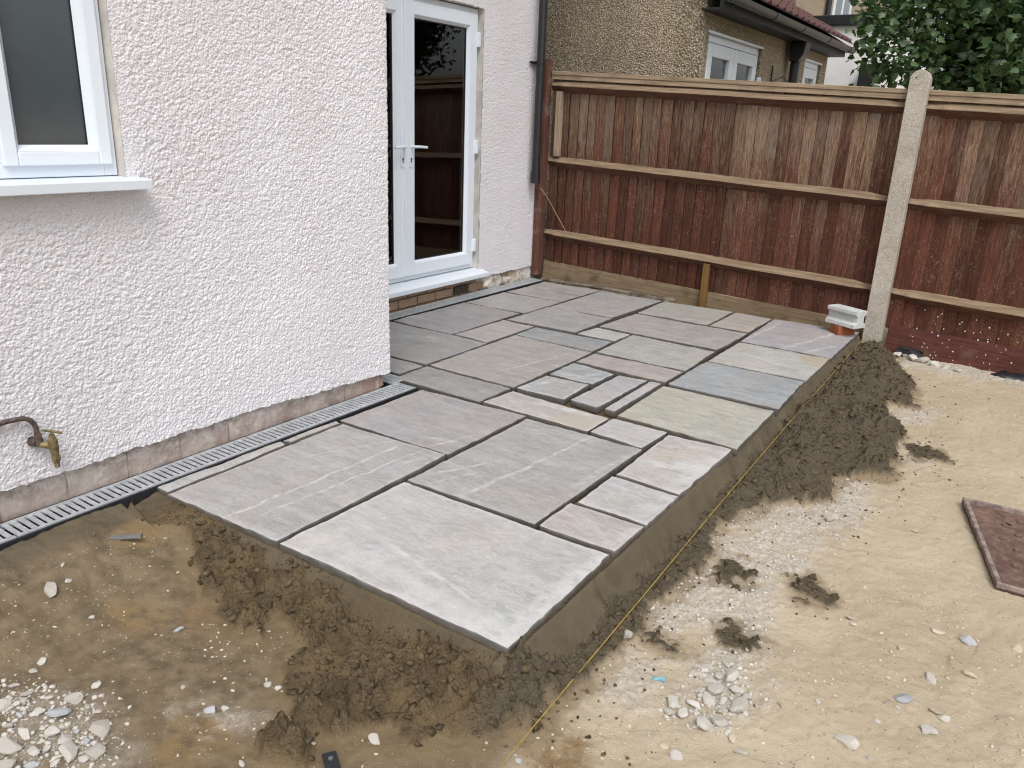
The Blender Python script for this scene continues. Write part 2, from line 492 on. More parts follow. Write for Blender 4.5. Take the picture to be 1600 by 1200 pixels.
def mat_pebbledash(name, base, dark, pale, scl=76):
    t = NT(name); c = t.coords()
    v = t.n('ShaderNodeTexVoronoi', feature='F1'); t.l(c, v.inputs['Vector']); v.inputs['Scale'].default_value = scl
    s = t.n('ShaderNodeSeparateColor'); t.l(v.outputs['Color'], s.inputs[0])
    col = t.mix(t.ramp(t.noise(c, 1.1, 5, 0.6), 0.35, 0.65), base, tuple(b * 0.72 for b in base))
    stone = t.mix(s.outputs[0], dark, tuple(min(1, b * 1.35) for b in base))
    stone = t.mix(t.ramp(s.outputs[1], 0.80, 0.84), stone, pale)
    col = t.mix(t.math('MULTIPLY', t.ramp(v.outputs['Distance'], 0.55, 0.3), 0.8), col, stone)
    gap = t.ramp(v.outputs['Distance'], 0.5, 0.75, 0, 0.55)
    col = t.mix(gap, col, tuple(d * 0.6 for d in dark))
    col = t.mix(t.ramp(t.noise(t.mapping(c, (3, 3, 0.7)), 1.3, 5, 0.65), 0.55, 0.75, 0, 0.45), col, (0.29, 0.235, 0.14))
    h = t.math('SUBTRACT', 1.0, v.outputs['Distance'])
    return t.done(col, 0.9, 0.2, t.bump(h, 0.9, 0.012))

def mat_plinth():
    t = NT('stained_plinth'); geo = t.n('ShaderNodeNewGeometry'); c = geo.outputs['Position']
    n = t.noise(c, 5, 7, 0.7, 0.4); n2 = t.noise(c, 17, 7, 0.7); n3 = t.noise(c, 2.2, 4)
    oi = t.n('ShaderNodeObjectInfo')
    col = t.mix(t.ramp(n, 0.35, 0.65), (0.30, 0.235, 0.205), (0.45, 0.385, 0.34))
    col = t.mix(t.ramp(n2, 0.52, 0.7, 0, 0.75), col, (0.58, 0.53, 0.47))
    col = t.mix(t.ramp(t.math('ADD', n3, t.math('MULTIPLY', oi.outputs['Random'], 0.25)), 0.66, 0.78, 0, 0.45), col, (0.30, 0.16, 0.115))
    col = t.mix(t.ramp(t.noise(c, 11, 6, 0.7), 0.6, 0.72, 0, 0.6), col, (0.13, 0.09, 0.06))
    wh = t.math('MULTIPLY', t.ramp(t.math('ADD', t.sep(c)[2], t.math('MULTIPLY', t.noise(c, 9, 6, 0.7), 0.12)), 0.09, 0.15), t.ramp(t.noise(c, 30, 5, 0.7), 0.4, 0.6))
    col = t.mix(t.math('MULTIPLY', wh, 0.7), col, (0.60, 0.56, 0.51))
    return t.done(col, 0.9, 0.2, t.bump(t.math('ADD', n2, n), 0.9, 0.010))

def mat_brick(name, a, b):
    t = NT(name); c = t.coords()
    oi = t.n('ShaderNodeObjectInfo')
    n = t.noise(c, 18, 6, 0.65)
    col = t.mix(t.math('ADD', t.math('MULTIPLY', n, 0.6), t.math('MULTIPLY', oi.outputs['Random'], 0.4)), a, b)
    col = t.mix(t.ramp(t.noise(c, 9, 6, 0.7), 0.58, 0.72, 0, 0.5), col, (0.42, 0.37, 0.31))
    return t.done(col, 0.9, 0.2, t.bump(n, 0.6, 0.004))

def mat_rust():
    t = NT('rusty_steel'); c = t.coords()
    n = t.noise(c, 7, 7, 0.7); n2 = t.noise(c, 28, 6, 0.7)
    col = t.mix(t.ramp(n, 0.35, 0.65), (0.095, 0.055, 0.044), (0.155, 0.092, 0.072))
    col = t.mix(t.ramp(n2, 0.4, 0.8, 0, 0.6), col, (0.27, 0.20, 0.15))
    return t.done(col, 0.8, 0.3, t.bump(n2, 0.5, 0.003))

def mat_galv():
    t = NT('galvanised_steel'); c = t.coords()
    v = t.vor(c, 60, out='Color'); s = t.n('ShaderNodeSeparateColor'); t.l(v, s.inputs[0])
    col = t.mix(s.outputs[0], (0.50, 0.53, 0.56), (0.66, 0.69, 0.72))
    dirt = t.ramp(t.noise(c, 13, 6, 0.7), 0.5, 0.75, 0, 0.5)
    col = t.mix(dirt, col, (0.30, 0.29, 0.27))
    m = t.done(col, t.ramp(t.noise(c, 25, 4), 0.3, 0.7, 0.38, 0.6), 0.5)
    t.put(t.b.inputs['Metallic'], t.math('SUBTRACT', 0.55, dirt))
    return m

def mat_leaf():
    t = NT('leaf'); oi = t.attr('tone')
    c = t.coords()
    col = t.mix(oi, (0.026, 0.055, 0.022), (0.10, 0.165, 0.066))
    t.done(col, 0.45, 0.45)
    tl = t.n('ShaderNodeBsdfTranslucent'); t.put(tl.inputs[0], t.mix(oi, (0.03, 0.08, 0.012), (0.12, 0.24, 0.04)))
    mx = t.n('ShaderNodeMixShader'); mx.inputs[0].default_value = 0.25
    t.l(t.b.outputs[0], mx.inputs[1]); t.l(tl.outputs[0], mx.inputs[2]); t.t.links.new(mx.outputs[0], t.out.inputs[0])
    return t.m

def mat_stone(name, a, b):
    t = NT(name); c = t.coords()
    oi = t.n('ShaderNodeObjectInfo')
    n = t.noise(c, 30, 6, 0.65)
    col = t.mix(oi.outputs['Random'], a, b)
    col = t.mix(t.ramp(n, 0.45, 0.75, 0, 0.5), col, tuple(v * 0.68 for v in a))
    return t.done(col, 0.9, 0.2, t.bump(n, 0.5, 0.003))

def mat_obscure():
    t = NT('obscured_glass'); c = t.coords()
    n = t.noise(c, 9, 5, 0.6)
    m = t.done(t.mix(n, (0.040, 0.050, 0.056), (0.065, 0.080, 0.088)), 0.12, 0.9, t.bump(t.noise(c, 60, 3), 0.06, 0.002))
    return m
M_OBSC = mat_obscure()
M_RENDER = mat_render(); M_UPVC = mat_upvc(); M_GLASS = mat_glass(); M_GROUND = mat_ground()
M_BOARD = mat_board()
M_BOARDEDGE = simple('board_edge_painted_shade', (0.028, 0.013, 0.010), 0.85, 0.15)  # edge colour darkened to draw the shade line at each board overlap
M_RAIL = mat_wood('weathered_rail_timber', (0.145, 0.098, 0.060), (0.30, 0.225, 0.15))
M_RAILUNDER = mat_wood('dark_red_rail_underside', (0.075, 0.033, 0.022), (0.14, 0.068, 0.045))  # darker, redder timber colour for the lower rail faces
M_CAP = mat_wood('weathered_capping_timber', (0.20, 0.145, 0.092), (0.40, 0.31, 0.215))
M_BATTEN = mat_wood('grey_batten_timber', (0.25, 0.19, 0.135), (0.40, 0.31, 0.22), 'z')
M_STAKE = mat_wood('new_stake_timber', (0.12, 0.068, 0.02), (0.19, 0.11, 0.036), 'z', dirtamt=0.2)
M_REDPOST = mat_wood('red_stained_post', (0.075, 0.032, 0.024), (0.14, 0.065, 0.048), 'z', (0.26, 0.20, 0.15), 0.8)
M_GRAVELB = mat_wood('mortar_splashed_board', (0.15, 0.11, 0.065), (0.25, 0.19, 0.12), 'x', (0.085, 0.062, 0.036), 0.8)
M_REDGRAVELB = mat_wood('dark_red_gravel_board', (0.07, 0.024, 0.02), (0.12, 0.045, 0.035), 'x', (0.16, 0.10, 0.075), 0.5)
M_POST = mat_concrete('exposed_concrete', (0.35, 0.31, 0.26), (0.46, 0.42, 0.36))
M_PALECON = mat_concrete('pale_concrete', (0.44, 0.46, 0.45), (0.58, 0.60, 0.59), 0.25)
M_PLINTH = mat_plinth()
M_BRICK = mat_brick('old_buff_brick', (0.22, 0.135, 0.09), (0.38, 0.27, 0.19))
M_REDBRICK = mat_brick('red_engineering_brick', (0.20, 0.06, 0.028), (0.31, 0.105, 0.05))
M_MORTAR = simple('old_lime_mortar', (0.30, 0.25, 0.20), 0.95, 0.1, scale=30, bump=0.5)
M_BLACK = simple('black_plastic', (0.018, 0.019, 0.022), 0.35, 0.5, var=0.1, bump=0.03)
M_DARK = simple('dark_channel_plastic', (0.02, 0.021, 0.024), 0.55, 0.4)
M_GALV = mat_galv(); M_RUST = mat_rust()
M_RUSTRIM = simple('weathered_steel_rim', (0.27, 0.215, 0.185), 0.75, 0.3, var=0.25, scale=30, bump=0.4)
M_BRASS = simple('tarnished_brass', (0.22, 0.175, 0.085), 0.6, 0.4, 0.4, var=0.25, scale=60)
M_COPPER = simple('old_painted_copper_pipe', (0.13, 0.095, 0.08), 0.55, 0.4, 0.3, var=0.3, scale=40)
M_STEEL = simple('dull_steel', (0.28, 0.29, 0.29), 0.45, 0.5, 0.7)
M_LEAF = mat_leaf()
M_BARK = simple('bark', (0.10, 0.075, 0.05), 0.9, 0.1, var=0.3, scale=25, bump=0.7, bd=0.01)
M_LIME = mat_stone('limestone', (0.42, 0.39, 0.34), (0.585, 0.555, 0.505))
M_BLUESTONE = mat_stone('bluish_stone', (0.36, 0.375, 0.39), (0.48, 0.49, 0.50))
M_TANSTONE = mat_stone('tan_stone', (0.44, 0.37, 0.26), (0.60, 0.53, 0.42))
M_CLOD = simple('damp_mortar_clod', (0.108, 0.080, 0.046), 0.8, 0.2, var=0.3, scale=40, bump=0.6, bd=0.004)
M_PEB1 = mat_pebbledash('brown_pebbledash', (0.42, 0.345, 0.245), (0.22, 0.165, 0.11), (0.66, 0.60, 0.50))
M_PEB2 = mat_pebbledash('grey_buff_pebbledash', (0.40, 0.335, 0.24), (0.11, 0.08, 0.05), (0.62, 0.57, 0.48), 58)
M_TILE = simple('red_clay_tile', (0.105, 0.055, 0.05), 0.8, 0.2, var=0.25, scale=12, bump=0.3)
M_WHITE = simple('white_smooth_render', (0.72, 0.72, 0.71), 0.8, 0.2, var=0.04, scale=3)
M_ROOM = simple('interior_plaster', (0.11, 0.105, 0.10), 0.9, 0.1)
M_STRING = simple('yellow_builder_line', (0.42, 0.29, 0.06), 0.7, 0.2)
M_BLUEBIT = simple('pale_blue_plastic', (0.20, 0.42, 0.50), 0.5, 0.4)

# ================================================================== GROUND
W = -2.69      # near house wall face
D = -3.81      # recessed door wall face
MUD_R = [(-0.95, 1.45), (-0.85, 1.47), (-0.84, 1.55), (-0.79, 1.71), (-0.78, 1.78), (-0.77, 1.87), (-0.76, 1.98), (-0.79, 2.07), (-0.82, 2.11), (-0.81, 2.23), (-0.77, 2.35), (-0.77, 2.46), (-0.78, 2.64), (-0.81, 2.9), (-0.74, 3.07), (-0.67, 3.19), (-0.54, 3.3), (-0.55, 3.56), (-0.46, 3.7), (-0.37, 3.73), (-0.36, 3.98), (-0.38, 4.23), (-0.35, 4.37), (-0.5, 4.6), (-0.57, 4.91), (-0.39, 4.91), (-0.5, 5.42), (-0.59, 5.65), (-0.70, 6.09), (-0.9, 6.18), (-1.0, 6.1)]
MUD_L = [(-2.55, 1.52), (-2.5, 1.40), (-2.45, 1.34), (-2.38, 1.36), (-2.28, 1.44), (-2.17, 1.39), (-1.98, 1.31), (-1.77, 1.2), (-1.7, 1.27), (-1.71, 1.36), (-1.55, 1.32), (-1.52, 1.26), (-1.44, 1.14), (-1.4, 1.14), (-1.33, 1.07), (-1.37, 1.01), (-1.36, 0.95), (-1.29, 0.95), (-1.22, 1.0), (-1.24, 1.06), (-1.18, 1.11), (-1.15, 1.22), (-1.04, 1.19), (-1.04, 1.23), (-0.95, 1.31), (-0.87, 1.35), (-0.82, 1.43), (-0.85, 1.6)]
CHALK = [([(-0.78, 2.06), (-0.8, 2.33), (-0.77, 2.62), (-0.8, 2.93), (-0.66, 3.18), (-0.49, 3.6), (-0.33, 3.6), (-0.39, 3.24), (-0.43, 2.88), (-0.51, 2.55), (-0.47, 2.21), (-0.4, 1.97), (-0.39, 1.82), (-0.5, 1.7), (-0.6, 1.85), (-0.6, 2.04), (-0.71, 2.11)], 1.0),
         ([(-2.0, 0.68), (-1.94, 0.75), (-1.81, 0.84), (-1.66, 0.8), (-1.58, 0.73), (-1.62, 0.64), (-1.72, 0.56)], 0.45),
         ([(-0.78, 1.68), (-0.76, 1.88), (-0.65, 1.88), (-0.66, 1.71), (-0.72, 1.6)], 0.85),
         ([(-0.76, 6.12), (-0.52, 6.12), (0.3, 6.12), (0.3, 5.88), (-0.47, 5.82), (-0.65, 5.8)], 1.0),
         ([(-0.42, 4.95), (-0.3, 5.0), (-0.36, 4.7), (-0.5, 4.6)], 0.9),
         ([(-0.36, 4.3), (-0.22, 4.2), (-0.25, 3.9), (-0.36, 3.95)], 0.7),
         ([(-1.56, 0.98), (-1.5, 1.05), (-1.38, 1.06), (-1.34, 0.97), (-1.44, 0.93)], 0.5)]
PATCHES = [[(-0.5, 2.58), (-0.45, 2.67), (-0.33, 2.53), (-0.39, 2.45)], [(-0.6, 2.18), (-0.56, 2.23), (-0.46, 2.14), (-0.49, 2.08), (-0.56, 2.1)], [(-0.72, 2.6), (-0.61, 2.52), (-0.63, 2.43), (-0.71, 2.44)], [(-0.77, 1.96), (-0.7, 2.04), (-0.65, 1.97), (-0.71, 1.91)], [(-0.33, 4.25), (-0.2, 4.3), (-0.14, 4.15), (-0.28, 4.05)]]
CLAYS = [(-1.50, 0.90, 0.14), (-2.05, 1.10, 0.11), (-0.72, 1.38, 0.13), (-2.35, 1.30, 0.10), (-1.9, 1.25, 0.12)]
EDGE_X, FRONT_Y = -0.95, 1.50

def ground_fields(X, Y):
    nA = fbm(X * 3.1, Y * 3.1, 4, 3); nB = fbm(X * 14, Y * 14, 4, 9); nC = fbm(X * 45, Y * 45, 3, 19)
    wx = X + 0.045 * fbm(X * 9, Y * 9, 3, 41) + 0.02 * nC; wy = Y + 0.045 * fbm(X * 9 + 5, Y * 9, 3, 47) + 0.02 * nB
    sr = poly_sdf(wx, wy, MUD_R); sl = poly_sdf(wx, wy, MUD_L)
    mud_r = sstep(-0.008, 0.012, sr); mud_l = sstep(-0.012, 0.02, sl)
    patch = np.zeros_like(X)
    for q in PATCHES:
        s = poly_sdf(wx, wy, q)
        patch = np.maximum(patch, sstep(-0.006, 0.012, s - 0.004 + 0.05 * fbm(X * 24, Y * 24, 3, 65)))
    chalk = np.zeros_like(X)
    for q, a in CHALK:
        s = poly_sdf(wx + 0.05 * nA, wy + 0.05 * nB, q)
        chalk = np.maximum(chalk, a * sstep(-0.09, 0.08, s + 0.09 * nB + 0.04 * nC))
    chalk *= 0.55 + 0.45 * sstep(-0.5, 0.35, nB + nC)
    clay = np.zeros_like(X)
    for cx, cy, r in CLAYS:
        clay = np.maximum(clay, sstep(1.1, 0.3, np.hypot(X - cx, Y - cy) / r + 0.5 * nB))
    brown = sstep(0.0, 0.55, -(X + 0.62) + (1.55 - Y) * 0.55 + 0.25 * nA)
    brown = np.maximum(brown, sstep(-1.4, -1.7, X))
    # base level
    nD = fbm(X * 95, Y * 95, 2, 29)
    z = -0.15 + 0.011 * nA + 0.0050 * nB + 0.0032 * nC + 0.0018 * nD
    ft = fbm(X * 7.0 + 2, Y * 7.0, 2, 53)
    z = z - 0.003 * sstep(0.18, 0.42, ft)
    left = sstep(-1.95, -2.45, X) * sstep(2.6, 1.7, Y)
    z = z + 0.134 * left * (0.95 + 0.15 * nA)
    z = z - 0.02 * sstep(0.9, 0.3, Y) * sstep(-1.0, -1.5, X)
    # clods: worley lumps at three sizes
    f1, f2 = worley(X * 23 + nB, Y * 23 + nB, 5); g1, g2 = worley(X * 55, Y * 55, 6); k1, k2 = worley(X * 11 + nB, Y * 11, 8)
    lump = 0.030 * (1 - np.minimum(f1, 1)) ** 1.2 * (0.4 + 1.2 * vnoise(X * 17, Y * 17, 33)) + 0.012 * (1 - np.minimum(g1, 1)) + 0.030 * np.maximum(0, 0.75 - k1) + 0.006 * nC
    clod = sstep(-0.25, 0.25, fbm(X * 5.5, Y * 5.5, 3, 77) + 0.12)
    # right mound, taller towards the fence
    hr = (0.016 + 0.042 * sstep(3.0, 4.6, Y)) * sstep(0.0, 0.16, sr)
    z = z + mud_r * (hr + lump * (0.75 + 0.45 * sstep(2.4, 4.2, Y)) * (0.45 + 0.55 * clod))
    # left mound in front of the patio
    toe = sstep(0.42, 0.0, FRONT_Y - Y)
    hl = (0.012 + 0.030 * toe) * sstep(0.0, 0.10, sl)
    z = z + mud_l * (hl + lump * (0.35 + 1.15 * clod))
    z = z + patch * (0.003 + 0.16 * lump)
    z = z + chalk * (0.0075 * np.maximum(0, 0.8 - g1) + 0.005 * np.maximum(0, .6 - f1))
    # smooth mortar haunching along the open edges of the paving
    dR = X - EDGE_X; dF = FRONT_Y - Y
    wob = 0.018 * nA
    hw = 0.078 + 0.015 * fbm(Y * 2.1, Y * 0 + 3, 2, 5)
    zr = -0.022 - 0.122 * np.clip((dR + wob * 0.6 + 0.008 * nB) / hw, 0, 1.4) ** 0.9 + 0.004 * nB + 0.0015 * nC - 0.010 * sstep(0.25, 0.5, fbm(X * 11, Y * 7, 3, 58)) * sstep(0.0, 0.02, dR)
    fw = 0.085 + 0.035 * fbm(X * 3.0, X * 0 + 9, 2, 15)
    fl = 0.5 * sstep(-2.0, -2.5, X)
    zf = -0.022 - (0.105 - 0.05 * fl) * np.clip((dF + wob) / fw, 0, 1.4) ** 0.8 + 0.006 * nB + 0.012 * nA
    inR = (dR > -0.03) & (Y > FRONT_Y - 0.05) & (Y < 6.05)
    inF = (dF > -0.03) & (X < EDGE_X + 0.03) & (X > -2.56)
    smr = np.where(inR & (zr > z), 1.0, 0.0); z = np.where(inR, np.maximum(z, zr), z)
    smf = np.where(inF & (zf > z), 1.0, 0.0); z = np.where(inF, np.maximum(z, zf), z)
    z = np.where((dF > -0.02) & (dF < 0.14) & (X < EDGE_X), np.minimum(z, -0.02 - 0.22 * np.maximum(dF, 0) + 0.004 * nC), z)
    # rounded mortar at the outer corner
    cr = np.hypot(np.maximum(dR, 0), np.maximum(dF, 0)); corner = (dR > 0) & (dF > 0)
    zc = -0.022 - 0.125 * np.clip(cr / 0.10, 0, 1.4) ** 0.9
    smr = np.where(corner & (zc > z), 1.0, smr); z = np.where(corner, np.maximum(z, zc), z)
    stick = sstep(0.15, 0.4, fbm(X * 16, Y * 9, 3, 83)) * sstep(0.02, 0.06, np.maximum(dR, dF))
    z = z + stick * (smr + smf > 0) * lump * 0.6
    smear = np.maximum(smr, smf * 0.75) * (1 - stick)
    # smeared flat mortar by the channel on the left
    smear = np.maximum(smear, 0.8 * sstep(0.0, 0.06, 0.17 + 0.06 * nA - (X + 2.56)) * sstep(1.75, 1.5, Y) * (X > -2.6) * sstep(0.3, 0.9, Y))
    # bed under the slabs
    inner = (X < EDGE_X - 0.05) & (Y > FRONT_Y + 0.05) & (X > -2.5) | (Y > 3.2) & (X < EDGE_X - 0.05)
    bed = (X < EDGE_X - 0.005) & (Y > FRONT_Y + 0.005) & (Y < 6.0) & ((X > -2.55) | (Y > 3.0))
    z = np.where(bed, np.where(inner, -0.041, -0.029) + 0.003 * nB + 0.002 * nC, z)
    smear = np.where(bed, 0.0, smear); mud = np.maximum(np.maximum(mud_r, mud_l), patch)
    mud = np.where(bed, 1.0, mud)
    # strip between paving and fence, and the trenches holding the channel
    gap = (Y > 5.98) & (X < EDGE_X)
    z = np.where(gap, -0.045 + 0.012 * nB + 0.01 * nA, z)
    mud = np.where(gap, 0.7, mud)
    tr = ((X < -2.553) & (Y < 3.02)) | ((X < -3.648) & (Y > 2.95)) | ((X < -2.6) & (Y > 2.90) & (Y < 3.10))
    z = np.where(tr, -0.14, z)
    smear = np.where(tr, 0.0, smear)
    damp = sstep(-0.085, -0.005, np.maximum(sr, sl) + 0.05 * nA + 0.03 * nB)
    for q in PATCHES:
        damp = np.maximum(damp, 0.8 * sstep(-0.05, 0.0, poly_sdf(wx + 0.03 * nA, wy + 0.03 * nB, q)))
    grey = sstep(-1.0, -0.9, X)
    mud = np.clip(mud, 0, 1); smear = np.clip(smear, 0, 1)
    chalk = chalk * (1 - np.clip(mud, 0, 1))
    return z, dict(mud=mud, chalk=chalk, clay=clay * (1 - mud), smooth_mortar=smear, brown=brown, grey=grey, damp=damp)

def axis(segs):
    out = []
    for a, b, s in segs:
        out.append(np.linspace(a, b, max(1, int(round((b - a) / s))), endpoint=False))
    out.append(np.array([segs[-1][1]]))
    return np.concatenate(out)

gx = axis([(-80, -8, 12), (-8, -4, 0.5), (-4, -2.75, 0.05), (-2.75, -1.2, 0.0075), (-1.2, 0.32, 0.0062), (0.32, 1.2, 0.05), (1.2, 6, 0.4), (6, 80, 12)])
gy = axis([(-80, -5, 12), (-5, 0.3, 0.3), (0.3, 0.5, 0.02), (0.5, 2.4, 0.0062), (2.4, 4.2, 0.009), (4.2, 6.2, 0.014), (6.2, 8, 0.2), (8, 100, 8)])
GX, GY = np.meshgrid(gx, gy)
gz, gatt = ground_fields(GX, GY)
gz = np.where((GY > 6.3) | (GX < -4.0), -0.2, gz)
nx_, ny_ = len(gx), len(gy)
idx = np.arange(nx_ * ny_).reshape(ny_, nx_)
gf = np.stack([idx[:-1, :-1], idx[:-1, 1:], idx[1:, 1:], idx[1:, :-1]], -1).reshape(-1, 4)
ground = mesh_obj('ground', np.stack([GX, GY, gz], -1).reshape(-1, 3), gf, M_GROUND, smooth=True)
for k, a in gatt.items():
    at = ground.data.attributes.new(k, 'FLOAT', 'POINT'); at.data.foreach_set('value', a.astype(np.float32).ravel())
kind(ground, 'structure')

def gh(x, y):
    z, _ = ground_fields(np.array([float(x)]), np.array([float(y)]))
    return float(z[0])

# ================================================================== PATIO SLABS
SLABS = {
 's1':[(-2.464, 1.49), (-1.883, 1.5), (-1.887, 2.405), (-2.481, 2.39)],
 's2':[(-1.87, 1.502), (-0.956, 1.501), (-0.964, 2.106), (-1.856, 2.105)],
 's3':[(-1.856, 2.12), (-1.273, 2.13), (-1.257, 2.995), (-1.858, 2.986)],
 's4':[(-2.53, 2.414), (-1.89, 2.42), (-1.883, 3.021), (-2.52, 3.001)],
 's5':[(-1.257, 2.128), (-0.957, 2.132), (-0.953, 2.355), (-1.254, 2.351)],
 's6':[(-1.236, 2.372), (-0.95, 2.370), (-0.95, 2.659), (-1.239, 2.664)],
 's7':[(-1.233, 2.692), (-0.949, 2.674), (-0.94, 3.257), (-1.239, 3.241)],
 's8':[(-1.541, 3.035), (-1.269, 3.013), (-1.254, 3.27), (-1.539, 3.266)],
 's9':[(-2.162, 3.05), (-1.555, 3.033), (-1.553, 3.255), (-2.14, 3.29)],
 's10':[(-1.539, 3.311), (-0.926, 3.277), (-0.942, 3.898), (-1.553, 3.901)],
 's11':[(-1.545, 3.937), (-0.93, 3.932), (-0.949, 4.514), (-1.541, 4.514)],
 's12':[(-1.535, 4.531), (-0.942, 4.528), (-0.945, 5.12), (-1.531, 5.113)],
 's13':[(-1.535, 5.144), (-0.94, 5.134), (-0.942, 6.002), (-1.549, 5.993)],
 's14':[(-1.861, 5.438), (-1.569, 5.433), (-1.566, 5.985), (-1.854, 6.0)],
 's15':[(-2.428, 5.426), (-1.872, 5.431), (-1.874, 6.00), (-2.445, 5.976)],
 's16':[(-2.457, 4.856), (-1.582, 4.83), (-1.567, 5.399), (-2.434, 5.404)],
 's17':[(-2.157, 4.25), (-1.564, 4.247), (-1.576, 4.777), (-2.166, 4.799)],
 's18':[(-2.15, 3.98), (-1.565, 3.955), (-1.568, 4.222), (-2.145, 4.215)],
 's19a':[(-2.143, 3.667), (-1.869, 3.661), (-1.855, 3.909), (-2.142, 3.94)],
 's19b':[(-2.149, 3.337), (-1.863, 3.348), (-1.874, 3.642), (-2.138, 3.624)],
 's19c':[(-1.835, 3.363), (-1.666, 3.346), (-1.661, 3.926), (-1.83, 3.912)],
 's19d':[(-1.633, 3.358), (-1.574, 3.35), (-1.575, 3.92), (-1.64, 3.92)],
 's20':[(-2.764, 3.354), (-2.168, 3.335), (-2.171, 4.221), (-2.769, 4.253)],
 's21':[(-2.76, 3.045), (-2.177, 3.037), (-2.171, 3.318), (-2.758, 3.327)],
 's22':[(-3.33, 3.12), (-2.785, 3.12), (-2.78, 3.325), (-3.33, 3.325)],
 's23':[(-3.615, 3.35), (-2.785, 3.345), (-2.785, 3.955), (-3.615, 3.965)],
 's23b':[(-3.615, 3.12), (-3.345, 3.12), (-3.345, 3.325), (-3.615, 3.33)],
 's24':[(-3.62, 3.993), (-3.09, 3.973), (-3.082, 4.546), (-3.612, 4.8)],
 's25':[(-3.075, 3.986), (-2.799, 3.969), (-2.794, 4.532), (-3.06, 4.541)],
 's26':[(-2.775, 4.27), (-2.182, 4.241), (-2.192, 4.542), (-2.780, 4.527)],
 's27':[(-3.048, 4.56), (-2.49, 4.573), (-2.495, 5.134), (-3.042, 5.121)],
 's28':[(-2.474, 4.576), (-2.186, 4.56), (-2.18, 4.797), (-2.455, 4.818)],
 's29':[(-3.042, 5.139), (-2.505, 5.16), (-2.472, 5.986), (-3.034, 5.971)],
 's30':[(-3.61, 4.818), (-3.066, 4.833), (-3.062, 5.355), (-3.613, 5.352)],
 's31':[(-3.599, 5.365), (-3.063, 5.375), (-3.06, 5.675), (-3.605, 5.668)],
 's32':[(-3.602, 5.68), (-3.06, 5.69), (-3.052, 6.0), (-3.611, 5.99)],
 'strip1':[(-2.542, 1.5), (-2.478, 1.499), (-2.492, 2.064), (-2.536, 2.075)],
 'strip2':[(-2.532, 2.086), (-2.492, 2.094), (-2.495, 2.385), (-2.531, 2.396)],
}
SLABS['s24'][2] = (-3.092, 4.80)
GREY = (0.335, 0.315, 0.285); PURP = (0.315, 0.275, 0.265); TAUPE = (0.33, 0.285, 0.245); BLUE = (0.30, 0.32, 0.325)
GREEN = (0.41, 0.40, 0.315); PALE = (0.44, 0.425, 0.395); PINK = (0.43, 0.365, 0.315); DKGREY = (0.245, 0.23, 0.21); YELL = (0.42, 0.395, 0.285)
STYLE = {  # base, streak, label
 's1': (GREY, 0.25, 'grey slab with two thin pale veins running across it'),
 's2': (PALE, -0.8, 'large pale grey front corner slab with whitened chipped edges'),
 's3': (GREY, 0.5, 'mid grey slab with one pale diagonal vein'),
 's4': (PURP, 0.2, None), 's5': (PINK, 0.1, None), 's6': (PALE, 0.3, None), 's7': ((0.47, 0.42, 0.36), 0.4, 'dusty buff slab with whitened surface at the open edge'),
 's8': ((0.46, 0.43, 0.41), 0.5, None), 's9': (PINK, 0.0, 'pinkish slab with white dust along one side'), 's10': (YELL, 0.3, 'yellowish green slab'),
 's11': (BLUE, 0.9, 'pale blue grey slab'), 's12': ((0.43, 0.43, 0.37), 0.1, 'pale slab with a tan banded corner'), 's13': ((0.355, 0.315, 0.325), 0.4, 'mauve slab with white streaks at the far corner'),
 's14': ((0.40, 0.33, 0.265), 0.2, None), 's15': ((0.35, 0.335, 0.27), 0.0, None), 's16': ((0.34, 0.30, 0.265), 0.1, None), 's17': ((0.36, 0.345, 0.30), 0.3, None),
 's18': ((0.38, 0.31, 0.275), 0.0, None), 's19a': (BLUE, 0.6, None), 's19b': ((0.34, 0.34, 0.325), 0.2, None), 's19c': ((0.40, 0.385, 0.385), 0.9, None), 's19d': ((0.45, 0.42, 0.40), 0.9, None),
 's20': (TAUPE, 0.35, None), 's21': (DKGREY, 0.15, None), 's22': ((0.26, 0.245, 0.23), 0.2, None), 's23': ((0.25, 0.235, 0.215), 0.1, None), 's23b': (GREY, 0, None),
 's24': ((0.255, 0.225, 0.225), 0.2, None), 's25': ((0.36, 0.305, 0.265), 0.4, None), 's26': ((0.25, 0.27, 0.27), 0.0, 'narrow slate blue slab'),
 's27': ((0.30, 0.29, 0.275), 0.2, None), 's28': ((0.47, 0.455, 0.40), 0.0, None), 's29': ((0.33, 0.305, 0.29), 0.1, None), 's30': ((0.30, 0.275, 0.25), 0.1, None),
 's31': ((0.31, 0.275, 0.245), 0.1, None), 's32': ((0.32, 0.285, 0.255), 0.1, None), 'strip1': ((0.40, 0.38, 0.35), 1.5, None), 'strip2': ((0.42, 0.38, 0.32), 1.5, None),
}
